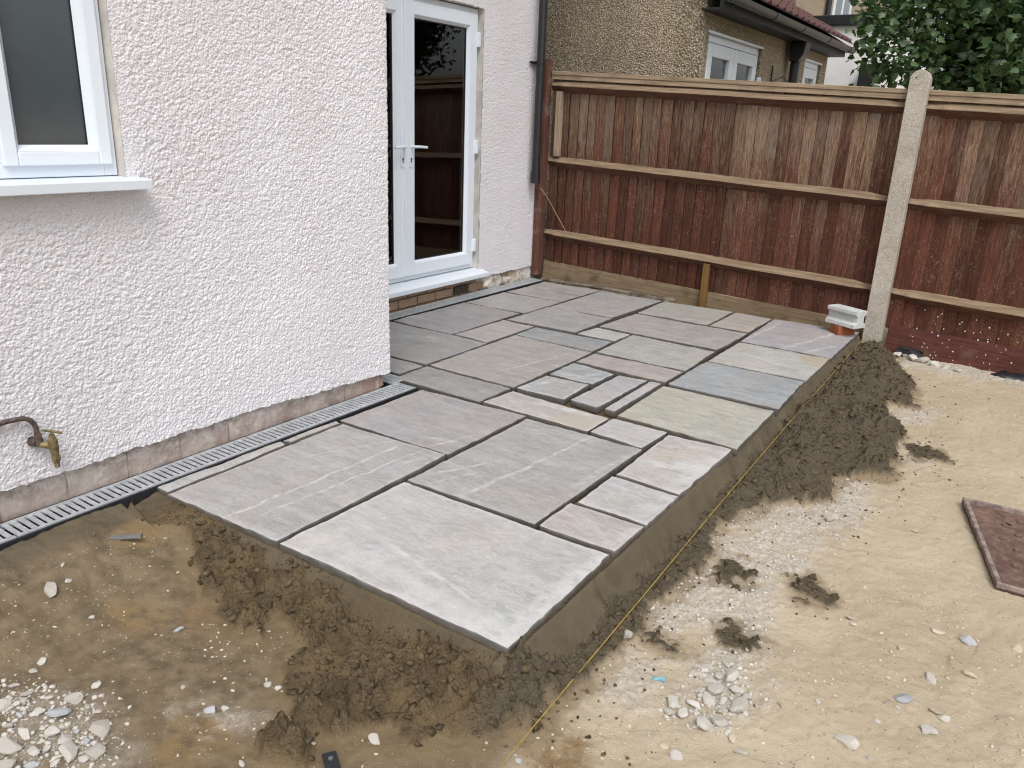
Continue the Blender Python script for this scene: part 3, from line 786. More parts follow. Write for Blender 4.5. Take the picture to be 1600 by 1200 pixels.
VEINS = {   # world coordinates x0,y0,x1,y1,width,strength
 's1': [(-2.15, 1.50, -2.10, 2.40, 0.012, 0.85), (-2.06, 1.60, -2.0, 2.36, 0.009, 0.75), (-2.33, 2.05, -2.15, 2.4, 0.007, 0.6), (-1.98, 2.15, -1.93, 2.40, 0.02, 0.4)],
 's2': [(-1.85, 1.60, -1.0, 1.545, 0.07, 0.5), (-1.0, 1.55, -0.985, 2.08, 0.035, 0.8), (-1.12, 1.55, -0.96, 1.51, 0.06, 0.9), (-1.6, 1.72, -1.05, 1.6, 0.012, 0.8), (-1.5, 1.75, -1.15, 2.1, 0.02, 0.3)],
 's3': [(-1.60, 2.15, -1.50, 2.98, 0.014, 0.7), (-1.83, 2.2, -1.70, 2.45, 0.012, 0.7), (-1.77, 2.15, -1.68, 2.35, 0.01, 0.6), (-1.32, 2.5, -1.27, 2.9, 0.02, 0.5)],
 's4': [(-2.1, 2.5, -1.95, 2.55, 0.02, 0.6), (-2.0, 2.45, -1.92, 2.75, 0.012, 0.6)],
 's7': [(-1.2, 2.85, -0.96, 3.0, 0.05, 0.8), (-1.0, 2.75, -0.95, 3.2, 0.05, 0.9), (-1.2, 3.1, -1.0, 3.2, 0.03, 0.6)],
 's9': [(-1.95, 3.22, -1.62, 3.23, 0.05, 0.95), (-2.12, 3.2, -2.0, 3.12, 0.03, 0.6), (-1.85, 3.09, -1.75, 3.08, 0.018, 0.8)],
 's12': [(-1.42, 4.85, -1.1, 4.75, 0.02, 0.7), (-1.25, 4.65, -1.15, 4.8, 0.03, 0.5)],
 's13': [(-1.25, 5.15, -1.05, 5.9, 0.022, 0.95), (-1.12, 5.13, -1.0, 5.45, 0.018, 0.9), (-1.52, 5.2, -1.47, 5.9, 0.018, 0.7)],
 's16': [(-2.2, 5.0, -1.85, 4.95, 0.01, 0.5)],
 's19a': [(-2.1, 3.72, -1.9, 3.75, 0.03, 0.7), (-2.0, 3.68, -1.92, 3.85, 0.03, 0.5)],
 's19b': [(-2.13, 3.36, -2.05, 3.6, 0.03, 0.8)],
 's20': [(-2.4, 3.45, -2.25, 4.15, 0.015, 0.5), (-2.35, 3.42, -2.22, 3.7, 0.01, 0.5)],
 's6': [(-1.0, 2.42, -0.97, 2.65, 0.04, 0.6), (-1.2, 2.6, -1.0, 2.5, 0.03, 0.4)],
 's5': [(-1.2, 2.3, -1.0, 2.18, 0.02, 0.5), (-1.0, 2.15, -0.96, 2.33, 0.02, 0.7)],
}
EDGEW = {'s2': 0.6, 's5': 0.4, 's6': 0.45, 's7': 0.6, 's1': 0.25, 's9': 0.4, 's19a': 0.45, 's19b': 0.5, 's19c': 0.3, 's8': 0.3, 's3': 0.15}

patio = empty('patio', (-1.9, 3.7, 0)); kind(patio, 'structure')
PORG = (-1.9, 3.7, 0)

def make_slab(key, q, si):
    q = np.array(q, float); cen = q.mean(0)
    Lx = np.linalg.norm(q[1] - q[0]); Ly = np.linalg.norm(q[3] - q[0])
    nu = max(6, int(Lx / 0.022)); nv = max(6, int(Ly / 0.022))
    u = np.linspace(0, 1, nu + 1); v = np.linspace(0, 1, nv + 1)
    U, V = np.meshgrid(u, v)
    P = ((1 - U) * (1 - V))[..., None] * q[0] + (U * (1 - V))[..., None] * q[1] + (U * V)[..., None] * q[2] + ((1 - U) * V)[..., None] * q[3]
    x, y = P[..., 0].copy(), P[..., 1].copy()
    k = si * 13
    # hand-dressed edges wander
    e = 0.0044 if min(Lx, Ly) > 0.1 else 0.003
    ed = np.minimum(np.minimum(U * Lx, (1 - U) * Lx), np.minimum(V * Ly, (1 - V) * Ly))
    fall = np.exp(-ed / 0.02)
    inx = np.where(U < 0.5, 1, -1); iny = np.where(V < 0.5, 1, -1)
    wx = np.abs(fbm(y * 16 + inx * 7.3, y * 0 + si * 3.7 + inx, 4, k)) * 2.0; wy = np.abs(fbm(x * 16 + iny * 5.1, x * 0 + si * 2.3 + iny, 4, k + 3)) * 2.0
    fx = np.exp(-np.minimum(U, 1 - U) * Lx / 0.02); fy = np.exp(-np.minimum(V, 1 - V) * Ly / 0.02)
    x += inx * wx * e * fx; y += iny * wy * e * fy
    z = 0.0032 * fbm(x * 5, y * 5, 3, k + 5) + 0.0016 * fbm(x * 17, y * 17, 3, k + 8) - 0.0025 * fall * (0.6 + 0.8 * np.abs(fbm(x * 22, y * 22, 2, k)))
    z += rng.normal(0, 0.0012) + (U - .5) * rng.normal(0, 0.0012) + (V - .5) * rng.normal(0, 0.0012)
    top = np.stack([x - cen[0], y - cen[1], z], -1).reshape(-1, 3)
    n = (nu + 1) * (nv + 1); ix = np.arange(n).reshape(nv + 1, nu + 1)
    faces = np.stack([ix[:-1, :-1], ix[:-1, 1:], ix[1:, 1:], ix[1:, :-1]], -1).reshape(-1, 4)
    loop = np.concatenate([ix[0, :], ix[1:, -1], ix[-1, -2::-1], ix[-2:0:-1, 0]])
    m = len(loop)
    rim = top[loop]; dirn = rim[:, :2] / (np.linalg.norm(rim[:, :2], axis=1)[:, None] + 1e-6)
    lat = (hash2(np.arange(m), np.full(m, si), 9) - 0.5) * 0.006
    mid = rim.copy(); mid[:, 2] = -0.010; mid[:, :2] += dirn * (0.001 + lat[:, None])
    bot = rim.copy(); bot[:, 2] = -0.036; bot[:, :2] += dirn * (-0.004 + 0.6 * lat[::-1][:, None])
    vs_ = np.concatenate([top, rim, mid, bot])
    j = np.arange(m); j2 = (j + 1) % m
    s0_ = np.stack([n + j, n + m + j, n + m + j2, n + j2], -1); s1 = s0_ + m
    faces = np.concatenate([faces, s0_, s1])
    base, rot, lab = STYLE[key]
    lum = 0.3 * base[0] + 0.6 * base[1] + 0.1 * base[2]
    lum = lum + (0.34 - lum) * 0.3
    base = tuple((lum + (b - (0.3 * base[0] + 0.6 * base[1] + 0.1 * base[2])) * 0.5) * f_ for b, f_ in zip(base, (0.958, 0.972, 0.985)))
    veins = [(a - cen[0], b - cen[1], c - cen[0], d - cen[1], w, s) for a, b, c, d, w, s in VEINS.get(key, [])]
    stain = None
    if key == 's12':
        stain = (-0.93 - cen[0], 5.02 - cen[1], 0.20, (0.41, 0.345, 0.25))
    if key == 's9':
        stain = (-1.62 - cen[0], 3.06 - cen[1], 0.18, (0.44, 0.39, 0.33))
    mt = mat_slab('sandstone', base, rot, veins, EDGEW.get(key, 0.0), stain, 0.45 if key in ('s2', 's6', 's7', 's9', 's19b') else 0.28)
    o = mesh_obj('paving_slab', vs_, faces, mt, patio, smooth=True)
    o.data.set_sharp_from_angle(angle=math.radians(50))
    o.location = (cen[0] - PORG[0], cen[1] - PORG[1], 0.0)
    rima = np.concatenate([np.exp(-ed / (0.05 if key == 's2' else 0.03)).ravel(), np.zeros(3 * m)])
    at = o.data.attributes.new('rim', 'FLOAT', 'POINT'); at.data.foreach_set('value', rima.astype(np.float32))
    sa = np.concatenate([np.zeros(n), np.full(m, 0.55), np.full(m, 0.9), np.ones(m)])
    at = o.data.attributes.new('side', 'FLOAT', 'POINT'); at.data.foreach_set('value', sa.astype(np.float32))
    if lab:
        o['label'] = lab

for i, (k_, q_) in enumerate(SLABS.items()):
    make_slab(k_, q_, i)

# ================================================================== HOUSE
house = empty('house', (W, 1.0, 0)); HL = Vector((W, 1.0, 0))
tag(house, 'white roughcast house with french doors in a recess beside the patio', 'house')
def hp(o):
    """parent to the house keeping world placement"""
    o.parent = house; o.location = Vector(o.location) - HL
    return o

# roughcast wall: plan path extruded upwards, displaced along its normal
s_pts = []; s_nrm = []
def seg(a, b, step, nrm):
    n = max(1, int(round(math.dist(a, b) / step)))
    for i in range(n):
        t = i / n
        s_pts.append((a[0] + (b[0] - a[0]) * t, a[1] + (b[1] - a[1]) * t)); s_nrm.append(nrm)
seg((W, -3), (W, 0.9), 0.3, (1, 0)); seg((W, 0.9), (W, 2.932), 0.0036, (1, 0))
for i in range(6):
    a = math.radians(15 * i + 7)
    s_pts.append((W - 0.012 + 0.012 * math.cos(a), 2.932 + 0.012 * math.sin(a))); s_nrm.append((math.cos(a), math.sin(a)))
seg((W - 0.012, 2.944), (D, 2.944), 0.02, (0, 1))
seg((D, 2.944), (D, 4.0), 0.05, (1, 0)); seg((D, 4.0), (D, 6.128), 0.0075, (1, 0))
s_pts.append((D, 6.128)); s_nrm.append((1, 0)); s_pts.append((D - 0.3, 6.13)); s_nrm.append((0, 1))
SP = np.array(s_pts); SN = np.array(s_nrm)
zz = axis([(0.0, 1.95, 0.0038), (1.95, 2.4, 0.008), (2.4, 5.2, 0.4)])
sarc = np.concatenate([[0], np.cumsum(np.linalg.norm(np.diff(SP, axis=0), axis=1))])
SS, ZZ = np.meshgrid(sarc, zz)
PX = np.broadcast_to(SP[:, 0], SS.shape); PY = np.broadcast_to(SP[:, 1], SS.shape)
NX = np.broadcast_to(SN[:, 0], SS.shape); NY = np.broadcast_to(SN[:, 1], SS.shape)
near = PY < 2.95
zb = np.where(PX > -2.75, np.interp(PY, [-3, 1, 2.1, 2.6, 2.95], [0.105, 0.108, 0.108, 0.085, 0.07]), 0.105) + 0.007 * fbm(SS * 12, SS * 0, 3, 31) + 0.004 * fbm(SS * 60, SS * 0, 2, 32)
Z2 = zb + (ZZ / 5.2) * (5.2 - zb)
u1, v1 = SS * 92 + 0.6 * fbm(SS * 50, Z2 * 50, 2, 1), Z2 * 92 + 0.6 * fbm(SS * 50 + 9, Z2 * 50, 2, 2)
a1, a2 = worley(u1, v1, 21); b1, b2 = worley(SS * 45, Z2 * 45, 22)
rough_h = (1 - np.minimum(a1, 1) ** 1.6) * (0.72 + 0.5 * vnoise(u1 * 0.9, v1 * 0.9, 5)) + 0.22 * (1 - np.minimum(b1, 1)) + 0.25 * fbm(SS * 45, Z2 * 45, 2, 6)
amp = 0.0058 * (0.85 + 0.3 * vnoise(SS * 3.3, Z2 * 3.3, 14))
amp *= 1 - 0.75 * sstep(0.06, 0.0, np.abs(PY - 1.605)) * near * (Z2 > 1.05) * (PX > -2.75)       # smoother trowelled edge by the window
amp *= 1 - 0.65 * sstep(0.1, 0.0, 1.07 - Z2) * (Z2 < 1.075) * (PY < 1.75) * (PX > -2.75)         # and under its sill
hgt = amp * (rough_h - 0.45) + 0.004 * fbm(SS * 2.2, Z2 * 2.2, 3, 61)
WX = PX + NX * hgt; WY = PY + NY * hgt
nzr, nsr = SS.shape
wi = np.arange(nzr * nsr).reshape(nzr, nsr)
quads = np.stack([wi[:-1, :-1], wi[:-1, 1:], wi[1:, 1:], wi[1:, :-1]], -1)
cy = 0.25 * (WY[:-1, :-1] + WY[:-1, 1:] + WY[1:, 1:] + WY[1:, :-1]); cz = 0.25 * (Z2[:-1, :-1] + Z2[:-1, 1:] + Z2[1:, 1:] + Z2[1:, :-1]); cx = 0.25 * (WX[:-1, :-1] + WX[:-1, 1:] + WX[1:, 1:] + WX[1:, :-1])
WIN = (0.35, 1.603, 1.085, 2.15); DOOR = (3.50, 5.245, 0.0, 2.145)
hole = ((cx > -2.8) & (cy > WIN[0]) & (cy < WIN[1]) & (cz > WIN[2]) & (cz < WIN[3])) | ((cx < -3.7) & (cy > DOOR[0]) & (cy < DOOR[1]) & (cz < DOOR[3]))
wall_v = np.stack([WX, WY, Z2], -1).reshape(-1, 3) - np.array(HL)
wall = mesh_obj('wall', wall_v, quads[~hole].reshape(-1, 4), M_RENDER, house, smooth=True)
# plain backing so the wall is solid, with reveals of the openings
bk = MB()
bk.box(W - 0.30, W - 0.035, -3, WIN[0] - 0.02, 0.02, 5.2).box(W - 0.30, W - 0.035, WIN[1] + 0.012, 2.92, 0.02, 5.2)
bk.box(W - 0.30, W - 0.035, WIN[0] - 0.02, WIN[1] + 0.012, 0.02, WIN[2] - 0.02).box(W - 0.30, W - 0.035, WIN[0] - 0.02, WIN[1] + 0.012, WIN[3] + 0.015, 5.2)
bk.box(D - 0.30, D - 0.03, 2.92, DOOR[0] - 0.02, 0.1, 5.2).box(D - 0.30, D - 0.03, DOOR[1] + 0.012, 6.12, 0.1, 5.2).box(D - 0.30, D - 0.03, DOOR[0] - 0.02, DOOR[1] + 0.012, DOOR[3] + 0.012, 5.2)
bk.box(D + 0.02, W - 0.31, 2.70, 2.92, 0.02, 5.2)
hp(bk.build('wall_core', M_MORTAR))
M_REV = simple('reveal_plaster', (0.60, 0.565, 0.52), 0.85, 0.2, var=0.12, scale=8, bump=0.4)
hp(MB().box(W - 0.09, W - 0.004, WIN[1] + 0.001, WIN[1] + 0.011, WIN[2] - 0.01, WIN[3] + 0.012).box(W - 0.09, W - 0.004, WIN[0] - 0.02, WIN[1] + 0.001, WIN[3] + 0.002, WIN[3] + 0.013).build('window_reveal', M_REV))
hp(MB().box(D - 0.09, D - 0.004, DOOR[1] + 0.001, DOOR[1] + 0.011, 0.12, DOOR[3] + 0.01).box(D - 0.09, D - 0.004, DOOR[0] - 0.02, DOOR[1] + 0.001, DOOR[3] + 0.001, DOOR[3] + 0.011).build('door_reveal', M_REV))
hp(MB().box(-9, W + 0.15, -3, 6.12, 5.21, 5.45).build('roof', M_TILE))
# rooms behind the glazing
def room(x0, x1, y0, y1, z0, z1):
    m = MB(); t = 0.05
    m.box(x0 - t, x0, y0, y1, z0, z1).box(x0, x1, y0 - t, y0, z0, z1).box(x0, x1, y1, y1 + t, z0, z1).box(x0, x1, y0, y1, z0 - t, z0).box(x0, x1, y0, y1, z1, z1 + t)
    return hp(m.build('interior_wall', M_ROOM))
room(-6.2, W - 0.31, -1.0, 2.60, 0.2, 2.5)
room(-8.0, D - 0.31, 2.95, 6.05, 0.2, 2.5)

# ---- window
def ring(m, x0, x1, y0, y1, z0, z1, t):
    """rectangular frame in the plane of x, mitre-free boxes butted"""
    m.box(x0, x1, y0, y0 + t, z0, z1); m.box(x0, x1, y1 - t, y1, z0, z1)
    m.box(x0, x1, y0 + t, y1 - t, z0, z0 + t); m.box(x0, x1, y0 + t, y1 - t, z1 - t, z1)
def bead(y0, y1, z0, z1, xo, xi, w):
    """sloping glazing bead: outer rim at xo, inner rim recessed at xi"""
    m = MB(); o = [(y0, z0), (y1, z0), (y1, z1), (y0, z1)]; n = [(y0 + w, z0 + w), (y1 - w, z0 + w), (y1 - w, z1 - w), (y0 + w, z1 - w)]
    m.v = [(xo, a, b) for a, b in o] + [(xi, a, b) for a, b in n]
    m.f = [(i, (i + 1) % 4, 4 + (i + 1) % 4, 4 + i) for i in range(4)]
    return m
window = hp(empty('window', (W - 0.04, 1.0, 1.1)))
def wp(o, par, org):
    o.parent = par; o.location = Vector(o.location) - Vector(org)
    return o
WO = (W - 0.04, 1.0, 1.1)
fm = MB(); ring(fm, W - 0.10, W - 0.045, 0.36, 1.600, 1.112, 2.14, 0.045); fm.box(W - 0.10, W - 0.045, 1.185, 1.235, 1.157, 2.095)
wp(fm.build('frame', M_UPVC, bevel=0.003), window, WO)
for (y0, y1) in ((1.226, 1.578), (0.385, 1.19)):
    sm_ = MB(); ring(sm_, W - 0.085, W - 0.028, y0, y1, 1.15, 2.10, 0.045)
    wp(sm_.build('sash', M_UPVC, bevel=0.004), window, WO)
    wp(bead(y0 + 0.045, y1 - 0.045, 1.195, 2.055, W - 0.030, W - 0.058, 0.019).build('glazing_bead', M_UPVC), window, WO)
    wp(MB().box(W - 0.075, W - 0.065, y0 + 0.05, y1 - 0.05, 1.2, 2.05).build('pane', M_OBSC), window, WO)
    gk = MB(); ring(gk, W - 0.0648, W - 0.0575, y0 + 0.058, y1 - 0.058, 1.208, 2.042, 0.0065)
    wp(gk.build('gasket', M_BLACK), window, WO)
sl_ = MB().prism([(W - 0.10, 1.082), (W + 0.075, 1.070), (W + 0.078, 1.104), (W - 0.10, 1.1115)], 'y', 0.3, 1.652)
wp(sl_.build('sill', M_UPVC, bevel=0.003), window, WO)

# ---- french door
XD = -3.86
door = hp(empty('french_door', (XD, 4.4, 0.15))); DO = (XD, 4.4, 0.15)
fm = MB(); ring(fm, XD - 0.05, XD - 0.005, 3.51, 5.245, 0.19, 2.14, 0.05)
wp(fm.build('frame', M_UPVC, bevel=0.004), door, DO)
for (y0, y1, hy, sgn) in ((4.392, 5.205, 4.434, 1), (3.555, 4.384, 4.343, -1)):
    lf = MB(); ring(lf, XD - 0.035, XD + 0.022, y0, y1, 0.227, 2.10, 0.088)
    wp(lf.build('door_leaf', M_UPVC, bevel=0.005), door, DO)
    wp(bead(y0 + 0.088, y1 - 0.088, 0.315, 2.012, XD + 0.020, XD - 0.006, 0.018).build('glazing_bead', M_UPVC), door, DO)
    wp(MB().box(XD - 0.02, XD - 0.010, y0 + 0.095, y1 - 0.095, 0.32, 2.005).build('pane', M_GLASS), door, DO)
    gk = MB(); ring(gk, XD - 0.0098, XD - 0.004, y0 + 0.1045, y1 - 0.1045, 0.331, 1.996, 0.008)
    wp(gk.build('gasket', M_BLACK), door, DO)
    h = MB().prism([(hy - 0.014, 1.01), (hy + 0.014, 1.01), (hy + 0.016, 1.03), (hy + 0.016, 1.215), (hy + 0.012, 1.232), (hy - 0.012, 1.232), (hy - 0.016, 1.215), (hy - 0.016, 1.03)], 'x', XD + 0.022, XD + 0.031)
    wp(h.build('handle_plate', M_UPVC, bevel=0.003), door, DO)
    lv = MB().tube([(XD + 0.025, hy, 1.152), (XD + 0.060, hy, 1.152), (XD + 0.072, hy + sgn * 0.012, 1.152), (XD + 0.074, hy + sgn * 0.05, 1.152), (XD + 0.070, hy + sgn * 0.125, 1.148)], [0.011, 0.010, 0.010, 0.0095, 0.009], 12)
    wp(lv.build('lever_handle', M_UPVC, smooth=True), door, DO)
    kh = MB().tube([(XD + 0.030, hy, 1.068), (XD + 0.0335, hy, 1.068)], 0.0075, 12); kh.box(XD + 0.030, XD + 0.0333, hy - 0.004, hy + 0.004, 1.042, 1.066)
    wp(kh.build('keyhole', M_DARK), door, DO)
    for z in (0.378, 1.147, 1.925):
        yh = 5.213 if sgn > 0 else 3.548
        hg = MB().box(XD - 0.004, XD + 0.040, yh - 0.016, yh + 0.016, z - 0.052, z + 0.052)
        wp(hg.build('hinge', M_UPVC, bevel=0.006), door, DO)
wp(MB().box(XD + 0.005, XD + 0.034, 4.36, 4.3905, 0.232, 2.095).build('meeting_strip', M_UPVC, bevel=0.004), door, DO)
wp(MB().prism([(XD - 0.05, 0.125), (D + 0.075, 0.122), (D + 0.078, 0.156), (D + 0.03, 0.172), (XD - 0.05, 0.1885)], 'y', 3.45, 5.295).build('threshold_sill', M_UPVC, bevel=0.003), door, DO)

# ---- plinth bricks under the render
def rough_brick(mat, name, lx, ly, lz, seed, parent, loc, amp=0.003):
    n = (3, 10, 5)
    bm = bmesh.new()
    bmesh.ops.create_cube(bm, size=1.0)
    bmesh.ops.subdivide_edges(bm, edges=bm.edges, cuts=3, use_grid_fill=True)
    r = random.Random(seed)
    for v in bm.verts:
        e = sum(abs(abs(c) - 0.5) < 1e-4 for c in v.co)
        k = 1 - 0.02 * max(0, e - 1)
        v.co = Vector((v.co.x * lx * k, v.co.y * ly * k, v.co.z * lz * k)) + Vector((r.uniform(-1, 1), r.uniform(-1, 1), r.uniform(-1, 1))) * amp
    me = bpy.data.meshes.new(name); bm.to_mesh(me); bm.free(); me.materials.append(mat)
    o = link(name, me, parent, loc)
    return o
plinth = hp(empty('plinth', (W, 1.9, 0.0))); PO = (W, 1.9, 0.0)
wp(MB().box(W - 0.12, W - 0.026, -2, 2.90, -0.16, 0.125).build('plinth_mortar', M_PLINTH), plinth, PO)
y = 0.35; i = 0
while y < 2.86:
    L = min(0.228, 2.885 - y)
    rough_brick(M_PLINTH, 'brick', 0.07, L - 0.004, 0.152, i, plinth, (-0.0555 + random.uniform(-.0015, .0015), y + L / 2 - 1.9, 0.046), 0.004)
    y += L; i += 1
rough_brick(M_PLINTH, 'brick', 0.06, 0.03, 0.10, 99, plinth, (-0.05, 2.898 - 1.9, 0.05), 0.003)
# recess plinth: bare brick below the door, patchy painted mortar further on
dpl = hp(empty('door_plinth', (D, 5.0, 0.0))); DP = (D, 5.0, 0.0)
wp(MB().box(D - 0.2, D - 0.028, 2.95, 6.12, -0.16, 0.12).build('plinth_mortar', M_MORTAR), dpl, DP)
for row in range(3):
    y = 3.3 + (0.11 if row % 2 else 0); i = 0
    while y < 5.2:
        L = 0.205
        if not (row == 1 and 4.93 < y + L / 2 < 5.19):
            rough_brick(M_BRICK, 'brick', 0.06, L, 0.062, row * 40 + i, dpl, (-0.032, y + L / 2 - 5.0, -0.035 + row * 0.072), 0.0025)
        y += 0.215; i += 1
ab = MB()
ab.box(D - 0.05, D - 0.022, 4.95, 5.165, 0.005, 0.07)
for r_ in range(3):
    for c_ in range(8):
        ab.box(D - 0.022, D - 0.008, 4.953 + c_ * 0.0268, 4.953 + c_ * 0.0268 + 0.011, 0.007 + r_ * 0.021, 0.007 + r_ * 0.021 + 0.02)
    ab.box(D - 0.022, D - 0.007, 4.95, 5.165, 0.006 + r_ * 0.021, 0.006 + r_ * 0.021 + 0.007)
wp(ab.build('air_brick', simple('dark_air_brick', (0.10, 0.085, 0.07), 0.9, 0.2, scale=40, bump=0.4)), dpl, DP)
# flaking painted render skirting right of the door
ys = np.linspace(5.17, 6.125, 120); zs = np.linspace(-0.03, 0.118, 22)
YS, ZS = np.meshgrid(ys, zs)
xs = D - 0.010 + 0.010 * fbm(YS * 9, ZS * 9, 5, 90) - 0.018 * sstep(0.12, 0.4, fbm(YS * 6, ZS * 11, 4, 91)) - 0.02 * sstep(0.05, 0.0, YS - 5.17 + 0.03 * fbm(ZS * 30, YS * 30, 2, 5))
ii = np.arange(YS.size).reshape(YS.shape)
t = NT('flaking_painted_render'); c = t.coords(); nn = t.noise(c, 8, 7, 0.7)
colr = t.mix(t.ramp(nn, 0.47, 0.6), (0.62, 0.575, 0.53), (0.33, 0.26, 0.19))
colr = t.mix(t.ramp(t.noise(c, 21, 6, 0.7), 0.6, 0.68, 0, 0.8), colr, (0.07, 0.055, 0.04))
M_FLAKE = t.done(colr, 0.9, 0.2, t.bump(nn, 0.8, 0.008))
wp(mesh_obj('flaking_skirting', np.stack([xs, YS, ZS], -1).reshape(-1, 3), np.stack([ii[:-1, :-1], ii[:-1, 1:], ii[1:, 1:], ii[1:, :-1]], -1).reshape(-1, 4), M_FLAKE, None, True), dpl, DP)

# ================================================================== CHANNEL DRAIN
def grating_mesh(L, wdt):
    m = MB(); e = 0.016; p = 0.0263; n = int(L / p)
    m.box(-wdt / 2, -wdt / 2 + e, 0, L, -0.018, 0).box(wdt / 2 - e, wdt / 2, 0, L, -0.018, 0)
    for i in range(n + 1):
        y0 = i * p; y1 = min(L, y0 + p * 0.66)
        if y1 > y0:
            m.box(-wdt / 2 + e, wdt / 2 - e, y0, y1, -0.005, -0.0012)
    return m
def drain(label, org, rotz, lengths, wdt=0.128):
    d = tag(empty('channel_drain', org), label, 'drain', 'channel drains along the house walls'); d.rotation_euler.z = rotz
    tot = sum(lengths)
    b = MB(); h = wdt / 2 + 0.012
    b.box(-h, -h + 0.009, 0, tot, -0.10, -0.003).box(h - 0.009, h, 0, tot, -0.10, -0.003).box(-h, h, 0, tot, -0.112, -0.10)
    for i in range(int(tot / 0.095)):
        b.box(h, h + 0.006, i * 0.095, i * 0.095 + 0.012, -0.1, -0.012)
    b.build('channel_body', M_DARK, d)
    y = 0
    for L in lengths:
        o = grating_mesh(L - 0.006, wdt).build('grating', M_GALV, d); o.location = (0, y, 0.0)
        y += L
    return d
drain('long galvanised slotted channel drain along the foot of the near white wall', (-2.63, -0.98, -0.002), 0, [1, 1, 1, 0.99])
drain('short slotted drain turning the corner behind the near wall', (-2.70, 3.03, -0.0035), math.pi / 2, [0.86], 0.118)
drain('slotted channel drain along the wall below the french doors', (-3.727, 2.97, -0.002), 0, [1, 1, 1.1])

# ================================================================== DOWNPIPE AND TAP
dp = tag(empty('downpipe', (-3.735, 5.955, 0.85)), 'black downpipe on the white wall beside the fence corner', 'downpipe')
def rel(o, org):
    return o
m = MB().tube([(0, 0, 0.02), (0, 0, 4.3)], 0.034, 20); m.build('pipe', M_BLACK, dp, smooth=True)
m = MB().tube([(0, 0, 0), (0, 0, 0.105), (0, 0, 0.106)], [0.041, 0.041, 0.036], 20); m.build('socket', M_BLACK, dp, smooth=True)
m = MB().tube([(0, 0, 0.955), (0, 0, 0.985)], 0.039, 20); m.box(-0.072, -0.03, -0.02, 0.02, 0.958, 0.982); m.box(-0.06, -0.045, -0.075, 0.06, 0.96, 0.98); m.build('bracket', M_BLACK, dp, smooth=True)

tap = tag(empty('garden_tap', (-2.655, 1.19, 0.16)), 'tarnished brass garden tap on a bent pipe at the near white wall', 'tap')
T = lambda x, y, z: (x + 2.655, y - 1.19, z - 0.16)
pts = [T(-2.668, 0.70, 0.352), T(-2.668, 1.00, 0.353), T(-2.666, 1.09, 0.354)]
for i in range(9):
    a = math.pi / 2 * i / 8
    pts.append(T(-2.662, 1.118 + 0.05 * math.sin(a), 0.304 + 0.05 * math.cos(a)))
pts.append(T(-2.658, 1.168, 0.278))
MB().tube(pts, 0.0085, 12).build('pipe', M_COPPER, tap, smooth=True)
MB().tube([T(-2.668, 1.045, 0.352), T(-2.668, 1.062, 0.353)], 0.0115, 12).build('pipe_collar', M_COPPER, tap, smooth=True)
MB().tube([T(-2.658, 1.168, 0.288), T(-2.658, 1.168, 0.266)], 0.0125, 6).build('compression_nut', M_COPPER, tap)
m = MB().tube([T(-2.688, 1.158, 0.256), T(-2.66, 1.166, 0.256)], 0.017, 14); m.tube([T(-2.66, 1.168, 0.272), T(-2.656, 1.17, 0.25)], 0.013, 12)
m.build('wall_elbow', M_COPPER, tap, smooth=True)
m = MB().tube([T(-2.66, 1.166, 0.252), T(-2.64, 1.182, 0.246), T(-2.625, 1.195, 0.243)], [0.012, 0.0115, 0.012], 14)
m.tube([T(-2.624, 1.196, 0.266), T(-2.624, 1.196, 0.24), T(-2.624, 1.198, 0.215), T(-2.624, 1.199, 0.20)], [0.0155, 0.0165, 0.0125, 0.0115], 14)
m.build('tap_body', M_BRASS, tap, smooth=True)
MB().tube([T(-2.624, 1.196, 0.285), T(-2.624, 1.196, 0.264)], [0.010, 0.0135], 6).build('gland', M_BRASS, tap)
m = MB().tube([T(-2.624, 1.199, 0.204), T(-2.624, 1.199, 0.190)], 0.0155, 6); m.tube([T(-2.624, 1.199, 0.192), T(-2.624, 1.199, 0.165)], [0.0095, 0.0085], 14)
m.build('hose_spout', M_BRASS, tap, smooth=True)
m = MB().tube([T(-2.624, 1.196, 0.284), T(-2.624, 1.196, 0.302)], 0.004, 8); m.tube([T(-2.632, 1.172, 0.305), T(-2.624, 1.196, 0.298), T(-2.614, 1.226, 0.283)], [0.0035, 0.005, 0.0045], 8)
m.build('tap_handle', M_BRASS, tap, smooth=True)

# ================================================================== FENCE
SL = -0.041                                  # the run falls gently away from the house
def fz(x):
    return SL * (x + 3.75)
BY = 6.155                                   # front face of the boards

